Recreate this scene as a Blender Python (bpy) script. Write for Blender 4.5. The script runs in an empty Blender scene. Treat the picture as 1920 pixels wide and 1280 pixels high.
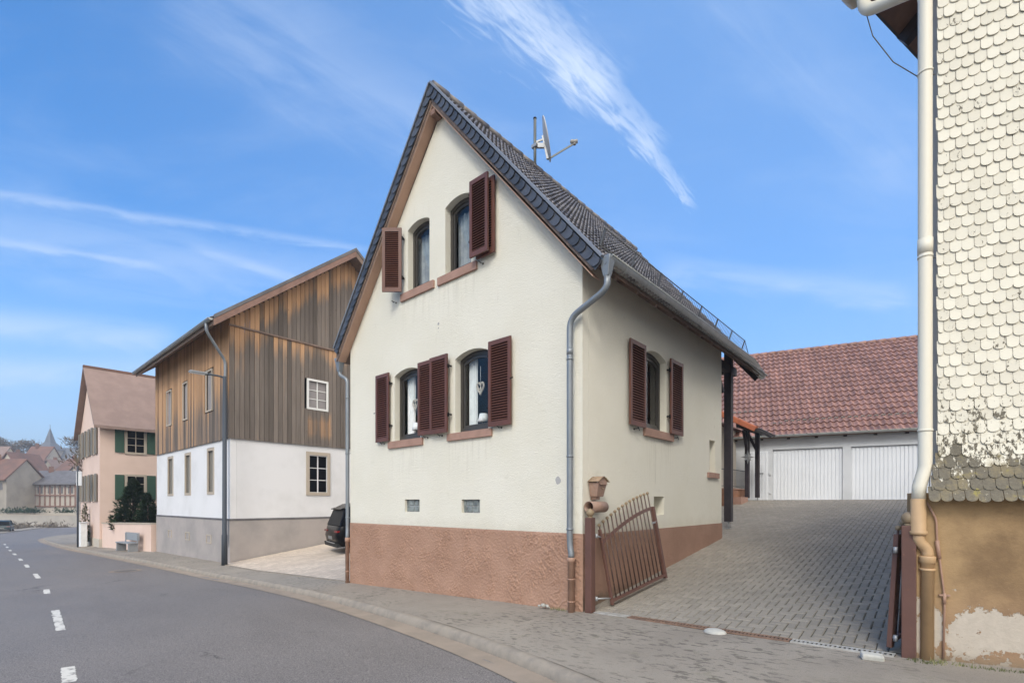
import bpy, bmesh, math, random
from mathutils import Vector, noise
from mathutils.geometry import tessellate_polygon
R = math.radians
random.seed(7)
C = bpy.context.scene.collection
SC = bpy.context.scene

# ------------------------------------------------------------------ camera
# world axes: origin = street corner of the cream house at pavement level, +x along the facade, +y into the yard
CAM = Vector((4.039, -6.155, 1.6)); HEAD = math.atan2(.661, .75)
cd = bpy.data.cameras.new('camera'); cam = bpy.data.objects.new('camera', cd); C.objects.link(cam)
cam.location = CAM; cam.rotation_euler = (math.pi/2, 0, HEAD)
cd.sensor_width = 36; cd.lens = 925/1920*36; cd.shift_y = (943-640)/1920; cd.clip_end = 6000; cd.clip_start = .05
SC.camera = cam
SC.view_settings.view_transform = 'Standard'; SC.view_settings.look = 'None'; SC.view_settings.gamma = 1
SC.view_settings.use_curve_mapping = False
SC.view_settings.exposure = 0.84
try:
    SC.cycles.use_denoising = True
    SC.cycles.max_bounces = 8
except Exception: pass

# ------------------------------------------------------------------ node helper
class NT:
    def __init__(s, tree): s.t = tree; s.n = tree.nodes; s.l = tree.links
    def node(s, typ, ins=None, **kw):
        n = s.n.new(typ)
        for k, v in kw.items(): setattr(n, k, v)
        for k, v in (ins or {}).items(): s.put(n.inputs[k], v)
        return n
    def put(s, sock, v):
        if isinstance(v, bpy.types.NodeSocket): s.l.new(v, sock)
        elif isinstance(v, (tuple, list)) and len(v) == 3 and sock.type == 'RGBA': sock.default_value = (*v, 1)
        else: sock.default_value = v
    def math(s, op, a, b=0., c=None, clamp=False):
        n = s.node('ShaderNodeMath', operation=op, use_clamp=clamp)
        s.put(n.inputs[0], a); s.put(n.inputs[1], b)
        if c is not None: s.put(n.inputs[2], c)
        return n.outputs[0]
    def vmath(s, op, a, b=(0, 0, 0), out=0):
        n = s.node('ShaderNodeVectorMath', operation=op); s.put(n.inputs[0], a); s.put(n.inputs[1], b)
        return n.outputs[out]
    def mix(s, f, a, b, blend='MIX'):
        n = s.node('ShaderNodeMix', data_type='RGBA', blend_type=blend)
        s.put(n.inputs[0], f); s.put(n.inputs[6], a); s.put(n.inputs[7], b); return n.outputs[2]
    def noise(s, vec, scale, detail=4, rough=.55, dist=0., out=0):
        n = s.node('ShaderNodeTexNoise', {'Scale': scale, 'Detail': detail, 'Roughness': rough, 'Distortion': dist})
        if vec is not None: s.put(n.inputs['Vector'], vec)
        return n.outputs[out]
    def ramp(s, f, a, b):   # smooth 0..1 between a and b
        n = s.node('ShaderNodeMapRange', {'From Min': a, 'From Max': b}, interpolation_type='SMOOTHSTEP')
        s.put(n.inputs['Value'], f); return n.outputs[0]
    def scale(s, vec, v):
        n = s.node('ShaderNodeMapping'); s.put(n.inputs['Vector'], vec); n.inputs['Scale'].default_value = v; return n.outputs[0]
    def sep(s, vec):
        n = s.node('ShaderNodeSeparateXYZ'); s.put(n.inputs[0], vec); return n.outputs
    def bump(s, h, strength=.3, dist=.01, normal=None):
        n = s.node('ShaderNodeBump', {'Strength': strength, 'Distance': dist}); s.put(n.inputs['Height'], h)
        if normal is not None: s.put(n.inputs['Normal'], normal)
        return n.outputs[0]

# ------------------------------------------------------------------ sky (directions only) and sun
SUN_AZ = Vector((0.47, -0.88, 0)).normalized(); SUN_EL = R(42)
W = bpy.data.worlds.new('World'); SC.world = W; W.use_nodes = True
T = NT(W.node_tree); T.n.clear()
sky = T.node('ShaderNodeTexSky', sky_type='NISHITA'); sky.sun_disc = False
sky.sun_elevation = SUN_EL; sky.sun_rotation = math.atan2(SUN_AZ.x, SUN_AZ.y)
sky.altitude = 200; sky.air_density = 1.0; sky.dust_density = 1.6; sky.ozone_density = 3.0
geo = T.node('ShaderNodeTexCoord').outputs['Generated']
FW = Vector((-math.sin(HEAD), math.cos(HEAD), 0)); RT = Vector((math.cos(HEAD), math.sin(HEAD), 0))
dF = T.vmath('DOT_PRODUCT', geo, tuple(FW), 1); dR = T.vmath('DOT_PRODUCT', geo, tuple(RT), 1)
dz = T.sep(geo)[2]
den = T.math('MAXIMUM', dF, .05)
A_ = T.math('DIVIDE', dR, den); B_ = T.math('DIVIDE', dz, den)
front = T.ramp(dF, .05, .25)
ab = T.node('ShaderNodeCombineXYZ', {0: A_, 1: B_}).outputs[0]
warp = T.noise(ab, 5, 5, .6, 0., 1)
def streak(p0, p1, w0, w1, amt, rag=.5, fray=9., fade=(.06, .12)):
    """a long cirrus band from p0 to p1, both given as tangents of direction (right/forward, up/forward)"""
    a0 = Vector(((p0[0]-960)/925, (943-p0[1])/925)); a1 = Vector(((p1[0]-960)/925, (943-p1[1])/925))
    d = a1-a0; L = d.length; d /= L
    ox = T.math('SUBTRACT', A_, a0.x); oy = T.math('SUBTRACT', B_, a0.y)
    al = T.math('ADD', T.math('MULTIPLY', ox, d.x/L), T.math('MULTIPLY', oy, d.y/L))
    pe = T.math('ADD', T.math('MULTIPLY', ox, -d.y), T.math('MULTIPLY', oy, d.x))
    v = T.node('ShaderNodeCombineXYZ', {0: T.math('MULTIPLY', al, L*fray*.45), 1: T.math('MULTIPLY', pe, fray*2.2), 2: a0.x*7}).outputs[0]
    n = T.noise(v, 2.2, 7, .62, .6)
    pe2 = T.math('ADD', pe, T.math('MULTIPLY', T.math('SUBTRACT', n, .5), rag*w0*2))
    w = T.math('ADD', T.math('MULTIPLY', al, (w1-w0)), w0)
    m = T.math('SUBTRACT', 1., T.math('DIVIDE', T.math('ABSOLUTE', pe2), T.math('MAXIMUM', w, .003)), clamp=True)
    m = T.math('POWER', T.ramp(m, 0., 1.), 1.)
    m = T.math('MULTIPLY', m, T.ramp(al, -fade[0], fade[1]))
    m = T.math('MULTIPLY', m, T.ramp(al, 1+fade[0], 1-fade[1]))
    m = T.math('MULTIPLY', m, T.ramp(n, .12, .70))
    return T.math('MULTIPLY', m, amt, clamp=True)
st = [streak((850, -90), (1140, 175), .12, .08, .42, 1.3, 9), streak((900, -60), (1150, 190), .06, .045, .38, 1.3, 18),
      streak((1060, 100), (1235, 285), .07, .036, .50, 1.2, 11),
      streak((1190, 250), (1300, 385), .034, .014, .48, 1.2, 16, (.1, .15)),
      streak((-80, 352), (720, 475), .017, .013, .30, .9, 7), streak((-80, 420), (760, 560), .14, .08, .26, .5, 3),
      streak((-60, 445), (300, 500), .016, .012, .30, .9, 8),
      streak((360, 465), (640, 550), .02, .014, .25, .6, 6),
      streak((330, -40), (960, 330), .20, .12, .20, .5, 3),
      streak((1230, 505), (1720, 560), .05, .04, .30, .6, 5),
      streak((-80, 600), (330, 640), .05, .05, .4, .5, 4),
      streak((1330, -40), (1740, 330), .14, .12, .12, .6, 3),
      streak((-100, 700), (420, 690), .05, .04, .35, .5, 4)]
cl = st[0]
for q in st[1:]: cl = T.math('ADD', T.math('MULTIPLY', T.math('SUBTRACT', 1., cl), q), cl)
cl = T.math('MULTIPLY', cl, front)
veil = T.math('MULTIPLY', T.ramp(T.noise(T.scale(ab, (1.1, 3.2, 1)), 1.6, 6, .6, .4), .42, .9), .16)
veil = T.math('MULTIPLY', veil, front)
cl = T.math('ADD', T.math('MULTIPLY', T.math('SUBTRACT', 1., cl), veil), cl, clamp=True)
# bright, broken cloud deck behind the camera, unseen and added for soft white fill light
dB = T.vmath('DOT_PRODUCT', geo, (.95, -.31, 0), 1)
back = T.math('MULTIPLY', T.ramp(dB, -.10, .30), T.math('ADD', T.math('MULTIPLY', T.noise(geo, 2.4, 6, .55), .5), .62))
skyc = T.mix(1., sky.outputs[0], (.36, 1.20, 1.80), 'MULTIPLY')
hor = T.ramp(dz, .42, -.02)
skyc = T.mix(T.math('MULTIPLY', hor, .72), skyc, (4.7, 6.0, 7.6))
skyc = T.mix(T.math('MULTIPLY', T.ramp(A_, -1.3, .3), T.math('MULTIPLY', front, .45)), skyc, (2.1, 3.95, 7.4))
c1 = T.mix(cl, skyc, (6.2, 7.0, 8.2))
c2 = T.mix(T.math('MINIMUM', back, 1.), c1, (17.2, 15.8, 13.9))
bg = T.node('ShaderNodeBackground', {'Color': c2, 'Strength': .085})
wo = T.node('ShaderNodeOutputWorld'); T.l.new(bg.outputs[0], wo.inputs[0])

sd = bpy.data.lights.new('sun', 'SUN'); sun = bpy.data.objects.new('sun', sd); C.objects.link(sun)
sd.energy = 1.1; sd.angle = R(18); sd.color = (1, .95, .87)
sdir = Vector((SUN_AZ.x*math.cos(SUN_EL), SUN_AZ.y*math.cos(SUN_EL), math.sin(SUN_EL)))
sun.rotation_euler = sdir.to_track_quat('Z', 'Y').to_euler()

# ------------------------------------------------------------------ materials
def newmat(name):
    m = bpy.data.materials.new(name); m.use_nodes = True
    t = NT(m.node_tree); b = t.n['Principled BSDF']; return m, t, b
def objc(t): return t.node('ShaderNodeTexCoord').outputs['Object']
def M(name, c, rough=.8, metal=0., c2=None, ns=3., mixr=(.35, .7), bump=0., bs=60., bd=.004, island=0., spec=.4, hue=0.):
    m, t, b = newmat(name); v = objc(t); col = c
    if c2 is not None: col = t.mix(t.ramp(t.noise(v, ns, 6, .6), *mixr), c, c2)
    if island:
        r = t.node('ShaderNodeNewGeometry').outputs['Random Per Island']
        f = t.math('ADD', t.math('MULTIPLY', r, island), 1-island/2)
        cc = t.node('ShaderNodeCombineColor', {0: f, 1: f, 2: t.math('ADD', t.math('MULTIPLY', f, 1-hue), hue)}).outputs[0]
        col = t.mix(1., col, cc, 'MULTIPLY')
    t.put(b.inputs['Base Color'], col); b.inputs['Roughness'].default_value = rough
    b.inputs['Metallic'].default_value = metal; b.inputs['Specular IOR Level'].default_value = spec
    if bump: t.put(b.inputs['Normal'], t.bump(t.noise(v, bs, 5, .6), bump, bd))
    return m
MAT = {}
def cream_plaster():
    m, t, b = newmat('cream_plaster'); v = objc(t)
    col = t.mix(t.ramp(t.noise(v, .7, 5, .6), .3, .7), (.79, .76, .66), (.75, .718, .61))
    z = t.sep(v)[2]
    # rain-washed streaks below the eaves and small marks: dirt with its own shape
    s = t.ramp(t.noise(t.scale(v, (9, 9, 1.1)), 1.3, 6, .65), .60, .80)
    s = t.math('MULTIPLY', s, t.ramp(z, 3.6, 5.0)); s = t.math('MULTIPLY', s, .32)
    col = t.mix(s, col, (.42, .38, .29))
    sp = t.math('MULTIPLY', t.ramp(t.noise(v, 3.7, 3, .5), .66, .78), .22)
    col = t.mix(sp, col, (.55, .51, .40))
    x, y = t.sep(v)[0], t.sep(v)[1]
    def under(x0, x1, zs, L, ax, k):      # dirt washed from a sill end down the wall
        a_ = t.math('MULTIPLY', t.ramp(ax, x0-.05, x0+.05), t.ramp(ax, x1+.05, x1-.05))
        d_ = t.math('MULTIPLY', t.ramp(z, zs-L, zs-.02), t.ramp(z, zs+.03, zs))
        st2 = t.ramp(t.noise(t.scale(v, (13, 13, .8)), 1.2, 5, .65), .45, .72)
        return t.math('MULTIPLY', t.math('MULTIPLY', t.math('MULTIPLY', a_, d_), st2), k)
    fr_ = t.ramp(y, -2.9, -2.98)
    for q0, q1, zz_ in ((-1.68, -.50, 2.75), (.22, 1.37, 2.75), (-1.23, -.17, 5.74), (-.05, 1.0, 5.73)):
        col = t.mix(t.math('MULTIPLY', under(q0, q1, zz_, 1.0, x, .24), fr_), col, (.40, .36, .28))
    col = t.mix(under(-1.05, .18, 2.80, 1.1, y, .3), col, (.40, .36, .28))
    base = t.math('MULTIPLY', t.ramp(t.math('ADD', z, t.math('MULTIPLY', t.noise(v, 3.5, 6, .7), .5)), 1.62, 1.36), .22)
    col = t.mix(base, col, (.47, .42, .32))
    # hairline crack on the driveway side
    cw = t.math('ABSOLUTE', t.math('SUBTRACT', y, t.math('ADD', -.60, t.math('MULTIPLY', t.noise(t.scale(v, (0, 0, 4)), 1., 4, .6), .06))))
    ck = t.math('MULTIPLY', t.math('MULTIPLY', t.ramp(cw, .007, .002), t.ramp(z, 2.75, 2.65)), t.math('MULTIPLY', t.ramp(z, 1.9, 2.0), t.ramp(x, 3.1, 3.15)))
    col = t.mix(t.math('MULTIPLY', ck, .6), col, (.25, .22, .17))
    t.put(b.inputs['Base Color'], col); b.inputs['Roughness'].default_value = .92; b.inputs['Specular IOR Level'].default_value = .15
    n1 = t.noise(v, 60, 4, .7); n2 = t.noise(v, 18, 4, .6)
    h = t.math('ADD', n1, t.math('MULTIPLY', n2, .5))
    t.put(b.inputs['Normal'], t.bump(h, 1.0, .016)); return m
def plinth_render():
    m, t, b = newmat('plinth_render'); v = objc(t)
    wv = t.vmath('ADD', v, t.vmath('SCALE', t.noise(v, 4.5, 3, .5, 0, 1)), 0)
    vv = t.vmath('ADD', v, t.vmath('MULTIPLY', t.noise(v, 5, 4, .6, 0, 1), (.22, .22, .22)))
    vo = t.node('ShaderNodeTexNoise', {'Scale': 8., 'Detail': 5., 'Roughness': .62, 'Distortion': 2.6}); t.put(vo.inputs['Vector'], t.scale(v, (1, 1, 1.5)))
    rid = t.math('SUBTRACT', 1., t.math('ABSOLUTE', t.math('MULTIPLY', t.math('SUBTRACT', vo.outputs[0], .5), 5.)), clamp=True)
    n2 = t.noise(v, 40, 5, .7)
    h = t.math('ADD', t.math('MULTIPLY', rid, 1.), t.math('MULTIPLY', n2, .45))
    col = t.mix(t.ramp(t.noise(v, 1.6, 6, .6), .3, .7), (.39, .24, .175), (.33, .20, .145))
    col = t.mix(t.math('MULTIPLY', t.ramp(rid, .05, .0), .10), col, (.27, .16, .11))
    z = t.sep(v)[2]; x = t.sep(v)[0]
    zz = t.math('SUBTRACT', z, t.math('MULTIPLY', x, .04))   # pavement falls 4 % to the left
    grime = t.math('MULTIPLY', t.ramp(t.math('ADD', zz, t.math('MULTIPLY', t.noise(v, 9, 5, .7), .25)), .30, .10), .65)
    col = t.mix(grime, col, (.13, .11, .08))
    t.put(b.inputs['Base Color'], col); b.inputs['Roughness'].default_value = .9; b.inputs['Specular IOR Level'].default_value = .2
    t.put(b.inputs['Normal'], t.bump(h, .8, .012)); return m
def plinth_relief():
    m, t, b = newmat('thrown_render'); v = objc(t); x, y, z = t.sep(v)[0:3]
    col = t.mix(t.ramp(t.noise(v, 1.6, 6, .6), .3, .7), (.41, .255, .185), (.345, .21, .15))
    zz = t.math('SUBTRACT', z, t.math('MULTIPLY', x, .04))
    grime = t.math('MULTIPLY', t.ramp(t.math('ADD', zz, t.math('MULTIPLY', t.noise(v, 9, 5, .7), .25)), .02, -.16), .55)
    col = t.mix(grime, col, (.16, .13, .10))
    t.put(b.inputs['Base Color'], col); b.inputs['Roughness'].default_value = .9; b.inputs['Specular IOR Level'].default_value = .2
    t.put(b.inputs['Normal'], t.bump(t.noise(v, 90, 4, .7), .5, .004)); return m
def asphalt():
    m, t, b = newmat('asphalt'); v = objc(t)
    sp = t.noise(v, 150, 2, .5)
    big = t.noise(v, .35, 5, .6); mid = t.noise(t.scale(v, (.25, 1, 1)), 1.2, 5, .6)
    col = t.mix(t.ramp(big, .35, .7), (.165, .150, .142), (.20, .183, .174))
    col = t.mix(t.math('MULTIPLY', t.ramp(mid, .45, .7), .4), col, (.125, .112, .106))
    s2 = t.noise(v, 62, 2, .6)
    col = t.mix(t.math('MULTIPLY', t.ramp(s2, .54, .66), .75), col, (.30, .27, .25))
    col = t.mix(t.math('MULTIPLY', t.ramp(s2, .46, .34), .75), col, (.05, .047, .045))
    col = t.mix(t.ramp(sp, .50, .72), col, (.30, .28, .27))
    col = t.mix(t.ramp(sp, .46, .30), col, (.055, .053, .055))
    x = t.sep(v)[0]
    ed_ = t.node('ShaderNodeTexVoronoi', {'Scale': .42}, feature='DISTANCE_TO_EDGE')
    t.put(ed_.inputs['Vector'], t.vmath('ADD', v, t.vmath('MULTIPLY', t.noise(v, 2.2, 5, .7, 0, 1), (.7, .7, .7))))
    ck = t.math('MULTIPLY', t.ramp(ed_.outputs[0], .012, .003), t.ramp(t.noise(v, .25, 2, .5), .54, .60))
    col = t.mix(t.math('MULTIPLY', ck, .75), col, (.035, .033, .032))
    t.put(b.inputs['Base Color'], col)
    t.put(b.inputs['Roughness'], t.math('ADD', t.math('MULTIPLY', big, .3), .50)); b.inputs['Specular IOR Level'].default_value = .32
    t.put(b.inputs['Normal'], t.bump(sp, .6, .004)); return m
def pavement_mat():
    m, t, b = newmat('old_pavement'); v = objc(t)
    sp = t.noise(v, 110, 3, .6)
    col = t.mix(t.ramp(t.noise(v, .8, 5, .6), .35, .7), (.32, .285, .24), (.26, .23, .195))
    pat = t.ramp(t.noise(t.scale(v, (1.0, 2.2, 1)), 7.5, 5, .6), .53, .60)       # dark lichen and damp spots
    msk = t.ramp(t.noise(v, .55, 3, .5), .38, .60)
    col = t.mix(t.math('MULTIPLY', t.math('MULTIPLY', pat, msk), .75), col, (.105, .095, .08))
    moss = t.math('MULTIPLY', t.ramp(t.noise(v, 2.3, 6, .7), .58, .70), .35)
    col = t.mix(moss, col, (.14, .14, .075))
    col = t.mix(t.ramp(sp, .55, .75), col, (.33, .30, .26)); col = t.mix(t.ramp(sp, .42, .28), col, (.09, .08, .07))
    t.put(b.inputs['Base Color'], col); b.inputs['Roughness'].default_value = .85; b.inputs['Specular IOR Level'].default_value = .3
    t.put(b.inputs['Normal'], t.bump(t.math('ADD', sp, t.math('MULTIPLY', t.noise(v, 9, 5, .7), 1.5)), .7, .008)); return m
def ochre_wall():
    m, t, b = newmat('ochre_render'); v = objc(t); x, y, z = t.sep(v)[0:3]
    col = t.mix(t.ramp(t.noise(v, 1.7, 6, .65), .3, .7), (.39, .265, .14), (.20, .13, .072))
    col = t.mix(t.math('MULTIPLY', t.ramp(z, 1.0, .30), .55), col, (.30, .19, .13))
    peel = t.math('ADD', t.noise(v, 2.6, 7, .68), t.math('MULTIPLY', t.math('ABSOLUTE', t.math('SUBTRACT', z, .33)), -.52))
    pk = t.ramp(peel, .385, .40)
    col = t.mix(pk, col, t.mix(t.noise(v, 14, 5, .6), (.56, .50, .42), (.40, .35, .29)))
    col = t.mix(t.math('MULTIPLY', t.ramp(z, .25, .12), .6), col, (.20, .16, .11))
    t.put(b.inputs['Base Color'], col); b.inputs['Roughness'].default_value = .9; b.inputs['Specular IOR Level'].default_value = .2
    t.put(b.inputs['Normal'], t.bump(t.math('ADD', t.math('ADD', t.noise(v, 45, 5, .7), t.noise(v, 3, 3, .5)), t.math('MULTIPLY', pk, -1.2)), .6, .008)); return m
def shingle_mat():
    m, t, b = newmat('painted_shingle'); v = objc(t); z = t.sep(v)[2]
    r = t.node('ShaderNodeNewGeometry').outputs['Random Per Island']
    col = t.mix(r, (.74, .70, .585), (.64, .60, .495))
    vw = t.scale(v, (1, 1, 1))
    n = t.noise(t.scale(v, (2.2, 2.2, 1.)), 15, 6, .7)
    # flaked paint: scattered chips, more of them low down, where bare grey weathered shingles and lichen take over
    low = t.math('ADD', t.math('MULTIPLY', t.ramp(z, 2.75, 1.75), .21), t.math('MULTIPLY', t.ramp(z, 2.05, 1.74), .10)); low = t.math('SUBTRACT', low, t.math('MULTIPLY', t.ramp(z, 2.7, 3.6), .025))
    thr = t.math('ADD', n, t.math('ADD', low, t.math('MULTIPLY', t.math('SUBTRACT', r, .5), .12)))
    chip = t.ramp(thr, .63, .67)
    bare = t.mix(t.noise(v, 60, 4, .7), (.06, .052, .038), (.24, .215, .165))
    col = t.mix(chip, col, bare)
    col = t.mix(t.math('MULTIPLY', t.ramp(t.noise(v, 5, 5, .7), .5, .62), t.math('MULTIPLY', t.ramp(z, 2.5, 1.8), .55)), col, (.27, .22, .125))
    yel = t.math('MULTIPLY', t.ramp(t.noise(v, 10, 4, .6), .62, .70), t.ramp(z, 2.2, 1.8))
    col = t.mix(t.math('MULTIPLY', yel, .7), col, (.30, .26, .06))
    t.put(b.inputs['Base Color'], col); b.inputs['Roughness'].default_value = .75; b.inputs['Specular IOR Level'].default_value = .25
    t.put(b.inputs['Normal'], t.bump(t.math('ADD', t.noise(v, 50, 4, .6), t.math('MULTIPLY', chip, -1.)), .5, .003)); return m
def barn_wood():
    m, t, b = newmat('weathered_boards'); v = objc(t)
    a = t.node('ShaderNodeAttribute', attribute_name='shelter').outputs['Fac']
    r = t.node('ShaderNodeNewGeometry').outputs['Random Per Island']
    n = t.noise(t.scale(v, (6, 6, .55)), 1.4, 6, .65)
    f = t.math('ADD', a, t.math('ADD', t.math('MULTIPLY', t.math('SUBTRACT', n, .5), 1.0), t.math('MULTIPLY', t.math('SUBTRACT', r, .5), .62)))
    grey = t.mix(t.noise(t.scale(v, (14, 14, .8)), 1.5, 5, .6), (.095, .08, .07), (.235, .20, .172))
    warm = t.mix(t.noise(t.scale(v, (14, 14, .8)), 1.2, 5, .6), (.38, .20, .10), (.48, .315, .185))
    col = t.mix(t.ramp(f, .22, .95), grey, warm)
    fr = t.math('ADD', t.math('MULTIPLY', r, .55), .70)
    kn = t.ramp(t.noise(t.scale(v, (5, 5, 2.2)), 2.6, 2, .5), .72, .78)
    col = t.mix(t.math('MULTIPLY', kn, .6), col, (.06, .04, .03))
    col = t.mix(1., col, t.node('ShaderNodeCombineColor', {0: fr, 1: fr, 2: fr}).outputs[0], 'MULTIPLY')
    t.put(b.inputs['Base Color'], col); b.inputs['Roughness'].default_value = .85; b.inputs['Specular IOR Level'].default_value = .2; return m
def paver_mat(name, c1, c2, c3, isl=.45):
    m, t, b = newmat(name); v = objc(t)
    r = t.node('ShaderNodeNewGeometry').outputs['Random Per Island']
    col = t.mix(r, c1, c2)
    col = t.mix(t.math('MULTIPLY', t.ramp(t.noise(v, .45, 5, .6), .35, .7), .55), col, c3)
    col = t.mix(t.math('MULTIPLY', t.ramp(t.noise(v, 6, 5, .7), .60, .72), .30), col, (.33, .31, .28))
    sp = t.noise(v, 130, 3, .6)
    col = t.mix(t.math('MULTIPLY', t.ramp(sp, .5, .8), .5), col, (.38, .35, .31)); col = t.mix(t.math('MULTIPLY', t.ramp(sp, .45, .25), .5), col, (.07, .065, .06))
    t.put(b.inputs['Base Color'], col); b.inputs['Roughness'].default_value = .8; b.inputs['Specular IOR Level'].default_value = .35
    t.put(b.inputs['Normal'], t.bump(sp, .4, .003)); return m
def yard_pavers():
    m, t, b = newmat('beige_paving'); v = objc(t)
    br = t.node('ShaderNodeTexBrick', {'Scale': 1., 'Mortar Size': .006, 'Brick Width': .2, 'Row Height': .12, 'Mortar': (.20, .17, .14),
                'Color1': (.66, .56, .46), 'Color2': (.52, .44, .36), 'Bias': 0.}); t.put(br.inputs['Vector'], v)
    col = t.mix(t.math('MULTIPLY', t.ramp(t.noise(v, 1.1, 5, .6), .35, .7), .4), br.outputs[0], (.36, .29, .235))
    t.put(b.inputs['Base Color'], col); b.inputs['Roughness'].default_value = .85; return m
def glass_mat():
    m, t, b = newmat('window_glass'); t.n.remove(b)
    gg = t.node('ShaderNodeNewGeometry')
    cth = t.math('ABSOLUTE', t.vmath('DOT_PRODUCT', gg.outputs['Normal'], gg.outputs['Incoming'], 1))
    f = t.math('ADD', t.math('MULTIPLY', t.math('POWER', t.math('SUBTRACT', 1., cth), 4.), .55), .035, clamp=True)
    tr = t.node('ShaderNodeBsdfTransparent', {'Color': (.93, .95, .94)})
    gl = t.node('ShaderNodeBsdfGlossy', {'Color': (1, 1, 1), 'Roughness': .02})
    mx = t.node('ShaderNodeMixShader'); t.put(mx.inputs[0], f); t.l.new(tr.outputs[0], mx.inputs[1]); t.l.new(gl.outputs[0], mx.inputs[2])
    t.l.new(mx.outputs[0], t.n['Material Output'].inputs[0]); return m
def foliage(name, a, b_):
    m, t, b = newmat(name); v = objc(t)
    r = t.node('ShaderNodeNewGeometry').outputs['Random Per Island']
    t.put(b.inputs['Base Color'], t.mix(r, a, b_)); b.inputs['Roughness'].default_value = .7; b.inputs['Specular IOR Level'].default_value = .25; return m
def rust_paint(name, c, cr, amt=(.62, .75)):
    m, t, b = newmat(name); v = objc(t)
    col = t.mix(t.ramp(t.noise(v, 2.5, 4, .6), .35, .7), c, tuple(k*.8 for k in c))
    col = t.mix(t.ramp(t.noise(v, 16, 6, .7), *amt), col, cr)
    t.put(b.inputs['Base Color'], col); b.inputs['Roughness'].default_value = .55
    t.put(b.inputs['Normal'], t.bump(t.noise(v, 70, 4, .6), .25, .002)); return m
def rib_white():
    return M('white_ribbed_metal', (.76, .78, .81), .45, c2=(.71, .73, .76), ns=1.2)

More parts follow.
